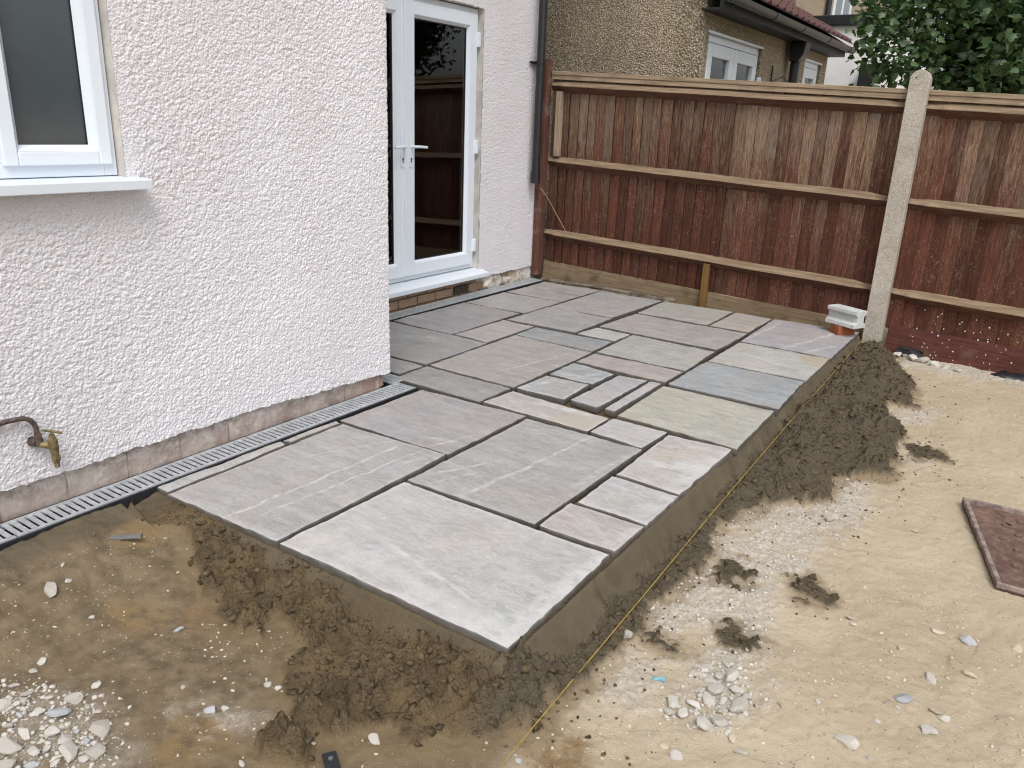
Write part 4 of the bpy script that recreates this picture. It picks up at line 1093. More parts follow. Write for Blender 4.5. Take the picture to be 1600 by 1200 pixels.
def board_mesh(w, h):
    """feather-edge board: thick on one side, thin on the other, front towards -Y"""
    me = bpy.data.meshes.new('board')
    r = random.Random(int(h * 1000))
    v = []; f = []; n = 6
    for i in range(n + 1):
        z = h * i / n
        dx = r.uniform(-.0012, .0012)
        v += [(dx, 0.0, z), (w + dx, -0.012, z), (w + dx, 0.004, z), (dx, 0.004, z)]
    for i in range(n):
        for k in range(4):
            a = i * 4 + k; b = i * 4 + (k + 1) % 4
            f.append((a, b, b + 4, a + 4))
    f += [(3, 2, 1, 0), (n * 4, n * 4 + 1, n * 4 + 2, n * 4 + 3)]
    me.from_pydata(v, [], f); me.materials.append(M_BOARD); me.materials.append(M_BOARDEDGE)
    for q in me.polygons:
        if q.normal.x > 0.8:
            q.material_index = 1  # step face carries the painted overlap shade
    return me
def rail_mesh(L, cut0=True, cut1=True):
    """arris rail: triangular section, ends hewn down to tenons"""
    v = []; f = []
    xs_ = [0, 0.05, 0.13] if cut0 else [0]
    k_ = [0.42, 0.55, 1.0] if cut0 else [1.0]
    nseg = 14
    xs_ += [0.13 + (L - 0.26) * i / nseg for i in range(1, nseg)]; k_ += [1.0] * (nseg - 1)
    xs_ += [L - 0.13, L - 0.05, L] if cut1 else [L]
    k_ += [1.0, 0.55, 0.42] if cut1 else [1.0]
    r = random.Random(int(L * 100))
    for x, k in zip(xs_, k_):
        j = r.uniform(-.0025, .0025); q = 1 if k == 1 else 0.75
        v += [(x, 0.0, 0.044 * q + j), (x, -0.054 * k - 0.006 + j, 0.008 * k + j), (x, -0.060 * k - 0.004, 0.0 + j), (x, -0.056 * k, -0.008 * k + j), (x, 0.0, -0.050 * q + j)]
    for i in range(len(xs_) - 1):
        for k in range(5):
            a = i * 5 + k; b = i * 5 + (k + 1) % 5
            f.append((a, a + 5, b + 5, b))
    e = (len(xs_) - 1) * 5
    f += [(0, 1, 2, 3, 4), (e + 4, e + 3, e + 2, e + 1, e)]
    return v, f
def fence_bay(label, x0, x1, gravel, parts=True):
    fb = tag(empty('fence_panel', (x0, BY, 0)), label, 'fence', 'fence panels behind the patio')
    L = x1 - x0; pitch = 0.0848; n = int(math.ceil(L / pitch))
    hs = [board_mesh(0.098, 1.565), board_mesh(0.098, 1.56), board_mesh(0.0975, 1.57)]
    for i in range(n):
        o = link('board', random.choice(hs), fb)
        xx = i * pitch + random.uniform(-.006, .006) * (0 < i < n - 1)
        if xx + 0.098 > L:
            o.scale.x = (L - xx) / 0.098
        o.location = (xx, random.uniform(-.002, .002), 0.155 + fz(x0 + xx) + random.uniform(-.004, .004))
        o.rotation_euler = (random.uniform(-.003, .003), random.uniform(-.006, .006), random.uniform(-.03, .03))
    ang = math.atan(SL)
    for z in (1.655, 1.038, 0.412):
        v, f = rail_mesh(L)
        o = mesh_obj('rail', v, f, M_RAIL, fb); o.data.materials.append(M_RAILUNDER); o.data.polygons.foreach_set('material_index', np.array([1 if (k % 5 in (2, 3)) and k < len(f) - 2 else 0 for k in range(len(f))], dtype=np.int32)); o.location = (0, -0.010, z + fz(x0)); o.rotation_euler.y = -ang
    cp_ = MB().box(0, L, -0.040, 0.035, 0, 0.030).build('capping', M_CAP, fb, bevel=0.003); cp_.location = (0, 0, 1.742 + fz(x0)); cp_.rotation_euler.y = -ang
    cb = MB().box(0, L, -0.034, -0.0135, -0.036, -0.001).build('counter_rail', M_CAP, fb, bevel=0.002); cb.location = (0, 0, 1.742 + fz(x0)); cb.rotation_euler.y = -ang
    return fb
bay1 = fence_bay('long red brown weathered timber fence panel between house wall and concrete post', -3.72, -0.925, None)
bay2 = fence_bay('fence panel right of the concrete post with white paint specks low down', -0.80, 1.9, None)
ang = math.atan(SL)
def gravel(fb, x0, x1, z0, z1, mat, y=-0.022, th=0.03):
    L = x1 - x0
    ys_ = np.linspace(0, L, 90); v = []; f = []
    nz = 5
    for j in range(nz + 1):
        for x in ys_:
            v.append((x, y - 0.002 * abs(math.sin(x * 5.3 + j)), z0 + (z1 - z0) * j / nz + (0.006 * math.sin(x * 23) * math.sin(x * 7.1) if j == nz else 0)))
    n = len(ys_)
    for j in range(nz):
        for i in range(n - 1):
            f.append((j * n + i, j * n + i + 1, (j + 1) * n + i + 1, (j + 1) * n + i))
    b = len(v)
    v += [(0, y + th, z1), (L, y + th, z1), (0, y + th, z0), (L, y + th, z0)]
    f += [tuple([nz * n + i for i in range(n)] + [b + 1, b]), (b, b + 1, b + 3, b + 2)]
    o = mesh_obj('gravel_board', v, f, mat, fb); o.location = (x0 - fb.location.x, 0, fz(x0)); o.rotation_euler.y = -ang
    return o
gravel(bay1, -3.72, -0.93, -0.09, 0.162, M_GRAVELB)
gravel(bay2, -0.78, 1.9, -0.04, 0.185, M_REDGRAVELB)
gravel(bay2, -0.78, 1.9, -0.20, -0.048, M_REDGRAVELB, -0.030)
bt = MB().box(0, 0.056, -0.052, -0.014, 0, 0.53).build('batten', M_BATTEN, bay1, bevel=0.003); bt.location = (0.062, 0, 1.078)
# white paint specks thrown on the second panel
sp = MB(); rr = random.Random(5)
for i in range(110):
    x = rr.uniform(-0.62, 0.4); z = min(rr.gauss(0.12, 0.16), 0.42)
    if -0.12 < z < 0.24: yy = BY - 0.0265
    elif z >= 0.24: yy = BY - 0.0155
    else: continue
    s = rr.uniform(0.0015, 0.0045) * (1.3 if rr.random() < .15 else 1)
    z += fz(x) - 0.02
    pr = [(x + s * math.cos(a) * rr.uniform(.7, 1.2), z + s * 1.2 * math.sin(a)) for a in [k * math.pi / 3 for k in range(6)]]
    sp.prism(pr, 'y', yy, yy + 0.016)
o = sp.build('paint_specks', simple('dried_white_paint', (0.75, 0.73, 0.68), 0.7, 0.3), None); o.parent = bay2; o.location = (0.80, -BY, 0); kind(o, 'stuff')

# concrete post
cpst = tag(empty('concrete_post', (-0.862, 6.09, -0.2)), 'tall concrete fence post with a rounded top between the two fence panels', 'post')
prof = [(-0.0615, 0.0), (0.0615, 0.0), (0.0615, 1.905)] + [(0.0615 * math.cos(a), 1.905 + 0.066 * math.sin(a)) for a in [math.pi * k / 12 for k in range(1, 12)]] + [(-0.0615, 1.905)]
m = MB().prism(prof, 'y', -0.055, 0.055); m.build('post', M_POST, cpst, bevel=0.004)
MB().tube([(-0.022, -0.0558, 1.922), (-0.022, -0.03, 1.922)], 0.0055, 10).build('bolt_hole', M_DARK, cpst)
# timber post against the house
tp = tag(empty('timber_post', (-3.765, 6.10, 0.03)), 'red stained timber post between the house wall and the fence', 'post')
m = MB().box(-0.036, 0.036, -0.04, 0.04, 0.0, 1.83); m.build('post', M_REDPOST, tp, bevel=0.004)
st = MB().box(-0.026, 0.026, -0.018, 0.018, 0, 0.39); o = st.build('timber_stake', M_STAKE, bevel=0.002)
o.location = (-2.165, BY - 0.058, -0.06); tag(o, 'short yellow brown stake propping the lower fence rail', 'stake')
cb = MB().tube([(-3.742, 6.055, 0.806), (-3.66, 6.05, 0.73), (-3.55, 6.05, 0.58), (-3.46, 6.06, 0.455)], 0.0028, 6).build('cable', simple('buff_cable', (0.36, 0.24, 0.13), 0.7), smooth=True)
tag(cb, 'thin buff cable hanging across the fence near the downpipe', 'cable')
lip = rough_brick(simple('dirty_concrete_lip', (0.20, 0.165, 0.13), 0.9, 0.1, var=0.3, scale=14, bump=0.6, bd=0.006), 'concrete_lip', 1.3, 0.09, 0.06, 3, None, (-3.05, 6.075, -0.02), 0.006)
tag(lip, 'dirty concrete lip between the far slabs and the fence foot', 'kerb')

# ================================================================== BLOCK ON BRICK
br = rough_brick(M_REDBRICK, 'brick', 0.10, 0.135, 0.066, 4, None, (-1.035, 5.868, 0.034), 0.0012)
br.rotation_euler.z = math.radians(-44); tag(br, 'orange red brick under the concrete block at the patio corner', 'brick')
blk = tag(empty('concrete_block', (-1.02, 5.86, 0.068)), 'pale grey grooved concrete block sitting on the orange brick', 'block')
blk.rotation_euler = (0, 0, math.radians(-27))
p_ = [(-0.062, 0.0), (0.062, 0.0), (0.060, 0.028), (0.034, 0.040), (0.034, 0.080), (0.058, 0.098), (0.056, 0.122), (-0.056, 0.122), (-0.058, 0.098), (-0.034, 0.080), (-0.034, 0.040), (-0.060, 0.028)]
MB().prism(p_, 'x', -0.128, 0.118).build('block_body', M_PALECON, blk, bevel=0.003)

# ================================================================== STRING LINE
sl = MB().tube([(-0.80, 0.85, -0.13), (-0.811, 1.27, -0.122), (-0.832, 2.1, -0.108), (-0.851, 2.8, -0.093), (-0.872, 3.87, -0.072), (-0.886, 4.9, -0.052), (-0.90, 6.02, -0.03)], 0.0014, 6)
tag(sl.build('string_line', M_STRING, smooth=True), 'taut yellow builders line running along the open edge of the patio', 'string')

# ================================================================== RUSTY TRAY
ty = tag(empty('steel_tray', (0.36, 3.30, -0.148)), 'shallow rusty steel access cover frame lying on the sandy ground', 'tray')
ty.rotation_euler = (math.radians(0.5), math.radians(0.8), 0)
c0 = [(-0.405, 0.345), (-0.235, -0.345), (0.45, -0.29), (0.45, 0.43)]
def quad_prism(m, q, z0, z1):
    m.prism(q, 'z', z0, z1)
m = MB(); m.prism(c0, 'z', 0.002, 0.012); m.build('plate', M_RUST, ty)
rim = MB()
cc = (0.1, 0.03)
inn = [(x + (cc[0] - x) * 0.036 * 1.2, y + (cc[1] - y) * 0.036) for x, y in c0]
for i in range(4):
    j = (i + 1) % 4
    rim.prism([c0[i], c0[j], inn[j], inn[i]], 'z', 0.0, 0.030)
rim.build('rim', M_RUSTRIM, ty, bevel=0.003)
stud = MB().prism([(0.017 * math.cos(k * math.pi / 4) * 1.25, 0.017 * math.sin(k * math.pi / 4)) for k in range(8)], 'z', 0.010, 0.0165)
s0 = stud.build('stud', simple('worn_stud', (0.19, 0.115, 0.088), 0.8, 0.3, var=0.3, scale=50), ty, bevel=0.002); s0.location = (-0.22, 0.22, 0)
for a in range(7):
    for b in range(9):
        x = -0.28 + a * 0.10 + (0.05 if b % 2 else 0); y_ = -0.27 + b * 0.068
        t_ = (y_ + 0.345) / 0.69
        if x < -0.235 - 0.17 * t_ + 0.075 or x > 0.40 or (a, b) == (0, 8):
            continue
        o = link('stud', s0.data, ty); o.location = (x, y_, 0); o.rotation_euler.z = random.random()

# ================================================================== SMALL LITTER
bk_ = MB().box(-0.075, 0.075, -0.011, 0.011, 0, 0.004); bk_.box(-0.075, -0.071, -0.011, 0.011, 0.004, 0.02); bk_.box(0.072, 0.075, -0.011, 0.011, 0.004, 0.016)
o = bk_.build('steel_strip', M_STEEL); o.location = (-2.36, 1.235, gh(-2.36, 1.235) + 0.004); o.rotation_euler = (0.1, 0, 0.75)
tag(o, 'bent steel strip lying on the damp ground left of the patio', 'metal strip')
hg = empty('tool_hinge', (-1.14, 1.03, gh(-1.14, 1.03) + 0.008)); hg.rotation_euler.z = math.radians(-32); tag(hg, 'dark steel bar end with a rivet at the bottom edge of the picture', 'steel bar')
MB().box(-0.045, 0.2, -0.017, 0.017, 0, 0.008).build('bar', simple('dark_blue_steel', (0.03, 0.036, 0.045), 0.4, 0.5, 0.4), hg, bevel=0.002).rotation_euler.z = math.radians(0)
MB().tube([(-0.02, 0, 0.006), (-0.02, 0, 0.0115)], 0.006, 10).build('rivet', M_STEEL, hg)
o = rough_brick(M_BLUEBIT, 'plastic_scrap', 0.035, 0.012, 0.006, 8, None, (-0.64, 1.807, gh(-0.64, 1.807) + 0.004), 0.002); o.rotation_euler.z = 0.5
tag(o, 'small pale blue plastic scrap on the pale grit', 'scrap')
# crumpled black membrane at the right end of the fence foot
nm = 40; v = []; f = []
for i in range(nm + 1):
    x = -0.12 + 0.9 * i / nm
    for j in range(9):
        a = math.pi * j / 8
        r = 0.038 + 0.012 * math.sin(i * 1.1 + j * 1.7) * math.sin(i * .43) + 0.006 * math.sin(j * 3 + i * 2.3)
        v.append((x, 6.055 - r * math.cos(a) * 1.3, -0.165 + r * math.sin(a) * sstep(-0.02, 0.14, np.array(i / nm)).item() + 0.004))
for i in range(nm):
    for j in range(8):
        f.append((i * 9 + j, i * 9 + j + 1, (i + 1) * 9 + j + 1, (i + 1) * 9 + j))
tag(mesh_obj('black_membrane', v, f, M_BLACK, None, True), 'crumpled black plastic membrane at the foot of the right fence panel', 'plastic sheet')
o = rough_brick(M_DARK, 'black_wrap', 0.16, 0.04, 0.07, 18, None, (-0.60, 6.09, -0.115), 0.008)
tag(o, 'black plastic scrap beside the base of the concrete post', 'scrap')

# ================================================================== STONES
def rock(seed, sub=2, flat=0.7, lumpy=0.0):
    r = np.random.default_rng(seed)
    bm = bmesh.new(); bmesh.ops.create_icosphere(bm, subdivisions=sub, radius=1.0)
    V = np.array([v.co[:] for v in bm.verts]); F = np.array([[v.index for v in f.verts] for f in bm.faces]); bm.free()
    for _ in range(13):
        n = r.normal(size=3); n /= np.linalg.norm(n); d = r.uniform(0.42, 0.8)
        V = V - np.maximum(0, V @ n - d)[:, None] * n
    if lumpy:
        V *= (1 + r.normal(0, lumpy, len(V)))[:, None]
    V *= np.array([r.uniform(0.85, 1.25), r.uniform(0.65, 0.95), flat * r.uniform(0.75, 1.1)])
    return V, F
ROCKS = []
for s in range(14):
    V, F = rock(s)
    me = bpy.data.meshes.new('stone'); me.from_pydata([tuple(v) for v in V], [], [tuple(f) for f in F]); me.materials.append(M_LIME)
    ROCKS.append(me)
def variant(me, mat):
    c = me.copy(); c.materials.clear(); c.materials.append(mat); return c
BLUES = [variant(m, M_BLUESTONE) for m in ROCKS[:5]]; TANS = [variant(m, M_TANSTONE) for m in ROCKS[5:10]]
STONES = [
 ('lone',-2.266,0.961,0.041),('lone',-2.124,0.999,0.015),('lone',-2.347,1.042,0.016),('lone',-2.280,1.022,0.013),('lone',-1.906,1.135,0.017),('lone',-2.064,0.820,0.017),('lone',-2.051,0.793,0.014),('lone',-1.678,0.996,0.010),
 ('lone',-1.499,1.138,0.015),('lone',-1.471,1.146,0.011),('lone',-1.540,0.985,0.021),('lone',-1.515,1.012,0.014),('lone',-1.558,0.960,0.010),('lone',-1.126,1.161,0.023),('lone',-1.235,1.057,0.009),('lone',-1.330,0.917,0.013),
 ('lone',-1.868,0.864,0.020),('lone',-0.796,1.922,0.025),('lone',-0.798,1.321,0.013),('lone',-0.324,1.907,0.013),('lone',-0.142,1.872,0.029),('lone',-0.056,2.143,0.032),('lone',-0.062,2.097,0.013),('lone',0.030,2.147,0.019),
 ('lone',0.053,2.130,0.028),('lone',0.023,2.049,0.025),('lone',0.098,2.381,0.025),('lone',0.080,2.567,0.029),('lone',-0.091,2.396,0.017),('lone',-0.254,2.462,0.018),('lone',-0.245,2.435,0.015),('lone',-0.007,2.563,0.024),
 ('lone',0.002,2.292,0.027),('lone',-0.108,2.221,0.014),('lone',-0.172,3.259,0.018),('lone',-0.363,3.246,0.018),('lone',-0.476,3.130,0.029),('lone',-0.390,1.704,0.015),('lone',-0.362,1.671,0.018),('lone',-0.527,1.590,0.020),
 ('lone',-0.490,1.564,0.022),('lone',-0.243,1.979,0.010),('lone',-0.230,1.835,0.009),('lone',0.205,2.621,0.020),('lone',-0.096,2.006,0.012),('lone',-0.085,1.860,0.013),
 ('heapl',-1.975,0.679,0.027),('heapl',-1.960,0.719,0.014),('heapl',-1.844,0.746,0.032),('heapl',-1.856,0.802,0.028),('heapl',-1.841,0.666,0.026),('heapl',-1.791,0.703,0.024),('heapl',-1.829,0.622,0.034),('heapl',-1.766,0.651,0.018),
 ('heapl',-1.732,0.631,0.017),('heapl',-1.703,0.702,0.035),('heapl',-1.643,0.733,0.029),('heapl',-1.705,0.785,0.029),('heapl',-1.748,0.715,0.018),('heapl',-1.652,0.707,0.014),('heapl',-1.699,0.744,0.015),('heapl',-1.920,0.764,0.013),
 ('heapl',-1.887,0.723,0.018),('heapl',-2.030,0.728,0.015),('heapl',-1.983,0.738,0.016),('heapl',-1.904,0.660,0.016),('heapl',-1.919,0.691,0.013),('heapl',-1.758,0.674,0.012),('heapl',-1.769,0.811,0.012),('heapl',-1.802,0.806,0.012),
 ('heapl',-1.785,0.592,0.021),('heapl',-1.700,0.667,0.013),('heapl',-1.749,0.747,0.012),('heapl',-1.961,0.704,0.015),('heapl',-1.791,0.730,0.013),('heapl',-1.658,0.761,0.013),
 ('heapr',-0.571,1.746,0.021),('heapr',-0.529,1.716,0.021),('heapr',-0.519,1.769,0.017),('heapr',-0.492,1.868,0.026),('heapr',-0.498,1.815,0.018),('heapr',-0.476,1.930,0.030),('heapr',-0.416,1.823,0.023),('heapr',-0.470,1.710,0.025),
 ('heapr',-0.439,1.732,0.023),('heapr',-0.566,1.704,0.013),('heapr',-0.459,1.829,0.014),('heapr',-0.443,1.888,0.015),('heapr',-0.413,1.879,0.014),('heapr',-0.504,1.927,0.018),('heapr',-0.519,1.891,0.014),('heapr',-0.552,1.926,0.012),
 ('heapr',-0.503,1.980,0.014),('heapr',-0.468,1.988,0.012),('heapr',-0.519,1.816,0.013),('heapr',-0.445,1.787,0.013),
 ('fence',-0.669,6.049,0.041),('fence',-0.571,6.030,0.055),('fence',-0.508,6.023,0.045),('fence',-0.421,5.99,0.055),('fence',-0.348,5.962,0.045),('fence',-0.627,6.08,0.036),('fence',-0.480,6.08,0.036),('fence',-0.280,5.945,0.035),
]
SPECIAL = {0: ('large pale angular stone alone on the damp ground left of the patio', None), 4: ('small bluish white stone on the damp ground in front of the near slab', 'b'),
           13: ('pale stone at the foot of the mortar mound in front of the patio', None), 17: ('flat pale stone touching the yellow string line', None), 18: ('small round bluish pebble at the bottom end of the string line', 'b'),
           20: ('pale mottled stone near the bottom edge of the sandy ground', None), 21: ('bluish flat stone on the sand, the larger of a touching pair', 'b'), 24: ('white flat slab-like stone at lower right of the sand', None),
           26: ('tan rounded stone right of centre on the sandy ground', 't'), 27: ('blue grey stone on the sand below the rusty tray', 'b'), 36: ('pale stone beside the crushed chalk next to the right mortar mound', None),
           10: ('grey stone, largest of the few left of the mortar mound', 'b')}
GRP = {'heapl': ('pale limestone lump in the loose heap at the lower left corner', 'stones heaped at lower left'),
       'heapr': ('white limestone lump in the small heap right of the string line', 'stones heaped right of the string'),
       'fence': ('pale rubble lump along the foot of the right fence panel', 'rubble at the fence foot')}
HEAPX = {}
for g in ('heapl', 'heapr'):
    k = 1.25 if g == 'heapr' else 1.02
    c = [(x, y, s * k) for g2, x, y, s in STONES if g2 == g]
    HEAPX[g] = {'largest': max(c, key=lambda q: q[2]), 'leftmost': min(c, key=lambda q: q[0]), 'farthest back': max(c, key=lambda q: q[1])}
for i, (g, x, y, s) in enumerate(STONES):
    if g == 'lone':
        sp_ = SPECIAL.get(i)
        if sp_:
            lab, grp, mk = sp_[0], 'scattered stones', sp_[1]
        elif x < -1.0:
            lab, grp, mk = 'small pale stone lying loose on the brown earth left of the patio', 'small stones on the brown earth', None
        else:
            lab, grp, mk = 'small pale stone lying loose on the sandy ground right of the patio', 'small stones on the sand', random.choice([None, None, 't'])
    else:
        lab, grp = GRP[g]; mk = ('b' if i % 6 == 0 else None) if g == 'heapl' else None
    if g != 'lone':
        s *= 1.25 if g == 'heapr' else 1.02
    me = random.choice(ROCKS if mk is None else (BLUES if mk == 'b' else TANS))
    o = link('stone', me)
    o.scale = (s * random.uniform(.9, 1.15), s * random.uniform(.9, 1.15), s * random.uniform(.75, 1.0))
    o.rotation_euler = (random.uniform(-.25, .25), random.uniform(-.25, .25), random.uniform(0, 6.28))
    o.location = (x, y, gh(x, y) + s * (0.12 if g == 'lone' else 0.28))
    for nm_, key_, fn_ in (('largest', 's', max), ('leftmost', 'x', min), ('farthest back', 'y', max)):
        if g in ('heapl', 'heapr') and (x, y, s) == HEAPX[g][nm_]:
            lab = nm_ + ' ' + lab.replace('in the', 'of the')
            break
    tag(o, lab, 'stone', grp)

# uncounted grit, gravel and mortar crumbs
def scatter(name, pts, sizes, mat, seed, sub, flat=0.7, sink=0.2):
    r = np.random.default_rng(seed)
    protos = [rock(900 + seed * 10 + i, sub, flat, 0.24 if mat is M_CLOD else 0.08) for i in range(8)]
    AV = []; AF = []; n = 0
    zg, _ = ground_fields(pts[:, 0], pts[:, 1])
    for (x, y), s, z in zip(pts, sizes, zg):
        V, F = protos[r.integers(8)]
        a = r.uniform(0, 6.28); b = r.uniform(-.5, .5); ca, sa, cb, sb = math.cos(a), math.sin(a), math.cos(b), math.sin(b)
        Rm = np.array([[ca, -sa, 0], [sa, ca, 0], [0, 0, 1]]) @ np.array([[1, 0, 0], [0, cb, -sb], [0, sb, cb]])
        AV.append((V * s) @ Rm.T + np.array([x, y, z + s * sink])); AF.append(F + n); n += len(V)
    o = mesh_obj(name, np.concatenate(AV), np.concatenate(AF), mat)
    return kind(o, 'stuff')

def pick(n, box, fn, seed):
    r = np.random.default_rng(seed); P = np.stack([r.uniform(box[0], box[1], n), r.uniform(box[2], box[3], n)], -1)
    z, a = ground_fields(P[:, 0], P[:, 1])
    keep = r.uniform(size=n) < fn(P, a, z)
    return P[keep]
offp = lambda P: ((P[:, 0] > EDGE_X + 0.0) | (P[:, 1] < FRONT_Y - 0.0)) & ~((P[:, 0] < -2.54))
# mortar crumbs on and around the mounds
P = pick(44000, (-2.45, -0.2, 0.85, 6.0), lambda P, a, z: offp(P) * (a['mud'] * (1 - a['smooth_mortar']) * 0.62), 1)
r_ = np.random.default_rng(3)
scatter('mortar_crumbs', P, np.where(P[:, 1] < 1.6, 1.1, 1.0) * (0.004 + 0.017 * r_.power(0.3, len(P))), M_CLOD, 1, 1, 0.8, 0.05)
# stray crumbs flung on to the sand
P = pick(15000, (-0.85, 0.25, 1.3, 5.6), lambda P, a, z: offp(P) * (1 - a['mud']) * 0.30 * np.exp(-np.maximum(0, -poly_sdf(P[:, 0], P[:, 1], MUD_R)) / 0.13), 2)
Q = pick(9000, (-0.85, 0.1, 1.3, 5.6), lambda P, a, z: offp(P) * (1 - a['mud']) * 0.5 * a['damp'], 12)
P = np.concatenate([P, Q])
o = scatter('stray_mortar_crumbs', P, 0.002 + 0.008 * r_.power(0.3, len(P)), M_CLOD, 2, 1, 0.8, 0.2)
# white crushed stone
P = pick(52000, (-2.1, 0.3, 0.5, 6.1), lambda P, a, z: offp(P) * np.clip(a['chalk'] - .2, 0, 1) ** 1.5 * 0.75, 4)
heap = [(x, y) for g, x, y, s_ in STONES if g.startswith('heap')]
rh = np.random.default_rng(8)
P = np.concatenate([P] + [np.array(h_) + rh.normal(0, 0.032, (26, 2)) for h_ in heap])
scatter('limestone_gravel', P, 0.0025 + 0.0095 * r_.power(0.28, len(P)), M_LIME, 3, 1, 0.7, 0.15)
# thin grit everywhere
clus = lambda P: 0.25 + 1.5 * sstep(0.0, 0.5, fbm(P[:, 0] * 4, P[:, 1] * 4, 4, 71))
P = pick(40000, (-2.5, 0.32, 0.45, 5.9), lambda P, a, z: offp(P) * (1 - a['mud']) * (1 - a['smooth_mortar']) * 0.42 * clus(P), 5)
scatter('pale_grit', P, 0.0018 + 0.0072 * r_.power(0.26, len(P)), M_TANSTONE, 4, 0, 0.55, 0.1)
P = pick(9000, (-2.5, 0.32, 0.45, 5.9), lambda P, a, z: offp(P) * (1 - a['mud']) * (1 - a['smooth_mortar']) * 0.3 * clus(P), 6)
scatter('white_grit', P, 0.0015 + 0.007 * r_.power(0.25, len(P)), M_LIME, 5, 1, 0.55, 0.15)

# ================================================================== NEIGHBOURS
nh = tag(empty('neighbour_house', (-2.75, 7.0, 0)), 'brown pebbledash house with a lean-to roof just beyond the fence', 'house'); NO = Vector((-2.75, 7.0, 0))
def np_(o, par=nh, org=NO):
    o.parent = par; o.location = Vector(o.location) - Vector(org)
    return o
NXW = -2.75
m = MB().box(-8, NXW - 0.25, 7.0, 7.25, -0.2, 2.75); np_(m.build('side_wall', M_PEB1))
# rear wall in pieces round the openings
m = MB()
m.box(NXW - 0.25, NXW, 7.0, 7.12, -0.2, 2.45); m.box(NXW - 0.25, NXW, 7.12, 8.62, 2.17, 2.45); m.box(NXW - 0.25, NXW, 8.62, 10.3, -0.2, 2.45)
m.box(NXW - 0.25, NXW, 10.3, 11.05, 2.20, 2.45); m.box(NXW - 0.25, NXW, 10.3, 11.05, -0.2, 1.0); m.box(NXW - 0.25, NXW, 11.05, 11.35, -0.2, 2.45)
np_(m.build('rear_wall', M_PEB2))
def upvc_unit(name, y0, y1, z0, z1, nl):
    e = np_(empty(name, (NXW, y0, z0))); EO = Vector((NXW, y0, z0))
    f_ = MB(); ring(f_, NXW - 0.10, NXW - 0.03, y0 + 0.002, y1 - 0.002, z0, z1 - 0.002, 0.06)
    np_(f_.build('frame', M_UPVC, bevel=0.004), e, EO)
    w = (y1 - y0 - 0.12) / nl
    for i in range(nl):
        a = y0 + 0.06 + i * w
        l_ = MB(); ring(l_, NXW - 0.08, NXW - 0.015, a + 0.004, a + w - 0.004, z0 + 0.06, z1 - 0.07, 0.11)
        np_(l_.build('leaf', M_UPVC, bevel=0.006), e, EO)
        np_(MB().box(NXW - 0.06, NXW - 0.05, a + 0.1, a + w - 0.1, z0 + 0.15, z1 - 0.17).build('pane', M_GLASS), e, EO)
    np_(MB().box(NXW - 0.1, NXW + 0.012, y0 - 0.03, y1 + 0.03, z1, z1 + 0.018).build('drip_bar', M_UPVC), e, EO)
    np_(MB().box(NXW - 0.01, NXW + 0.03, y1 - 0.03, y1 + 0.005, z1 - 0.42, z1 - 0.27).build('hinge', M_UPVC, bevel=0.005), e, EO)
upvc_unit('french_door', 7.12, 8.62, -0.1, 2.15, 2)
upvc_unit('window', 10.3, 11.05, 1.0, 2.18, 1)
np_(MB().box(-7.5, NXW - 0.26, 7.3, 11.2, -0.15, 2.2).build('interior_wall', M_ROOM))
np_(MB().box(NXW, NXW + 0.02, 9.95, 10.03, 2.20, 2.28).build('vent_hole', M_DARK))
# lean-to roof with real tiles
rf = np_(empty('roof', (-2.5, 7.0, 2.45))); RO = Vector((-2.5, 7.0, 2.45))
pit_ = math.radians(30)
m = MB().prism([(-2.52, 2.43), (-5.2, 2.43 + 2.68 * math.tan(pit_)), (-5.2, 2.38 + 2.68 * math.tan(pit_)), (-2.52, 2.37)], 'y', 6.9, 11.4)
np_(m.build('roof_deck', M_DARK), rf, RO)
tm = MB()
prof = [(0.0, 0.0), (0.03, 0.012), (0.07, 0.034), (0.11, 0.012), (0.14, 0.0), (0.235, 0.0), (0.235, -0.012), (0.0, -0.012)]
tm.prism(prof, 'x', -0.33, 0.0)
t0 = tm.build('tile', M_TILE); tme = t0.data; bpy.data.objects.remove(t0)
for r2 in range(5):
    for c2 in range(20):
        o = link('tile', tme, rf)
        yy = 6.92 + c2 * 0.228 - 7.0
        o.location = (-0.0 - r2 * 0.26, yy, 0.022 + r2 * 0.26 * math.tan(pit_)); o.rotation_euler = (random.uniform(-.01, .01), pit_ - 0.06, 0)
for (a, b, nm_, mt_) in (((-2.56, 2.40), (-2.50, 2.30), 'fascia', M_DARK),):
    np_(MB().box(-2.60, -2.555, 6.9, 11.4, 2.30, 2.43).build(nm_, mt_), rf, RO)
np_(MB().box(-2.76, -2.60, 6.9, 11.4, 2.30, 2.318).build('soffit', M_DARK), rf, RO)
g_ = [(0.055 * math.cos(a), 0.055 * math.sin(a)) for a in [math.pi + math.pi * k / 10 for k in range(11)]] + [(0.048 * math.cos(a), 0.048 * math.sin(a)) for a in [2 * math.pi - math.pi * k / 10 for k in range(11)]]
gm = MB().prism([(x - 2.495, z + 2.40) for x, z in g_], 'y', 6.85, 11.5)
M_GUTTER = simple('grey_black_gutter', (0.045, 0.047, 0.05), 0.4, 0.5)
np_(gm.build('gutter', M_GUTTER, smooth=True))
for yb in (8.0, 9.0, 10.1, 11.2):
    b_ = [(0.062 * math.cos(a), 0.062 * math.sin(a)) for a in [math.pi + math.pi * k / 10 for k in range(11)]]
    np_(MB().prism([(x - 2.495, z + 2.40) for x, z in b_], 'y', yb, yb + 0.045).build('gutter_bracket', M_GUTTER))
e = np_(empty('downpipe', (-2.6, 9.55, 2.3))); EO = Vector((-2.6, 9.55, 2.3))
np_(MB().prism([(-2.71, 2.295), (-2.53, 2.295), (-2.55, 2.17), (-2.60, 2.10), (-2.70, 2.10)], 'y', 9.44, 9.64).build('hopper', M_BLACK, bevel=0.01), e, EO)
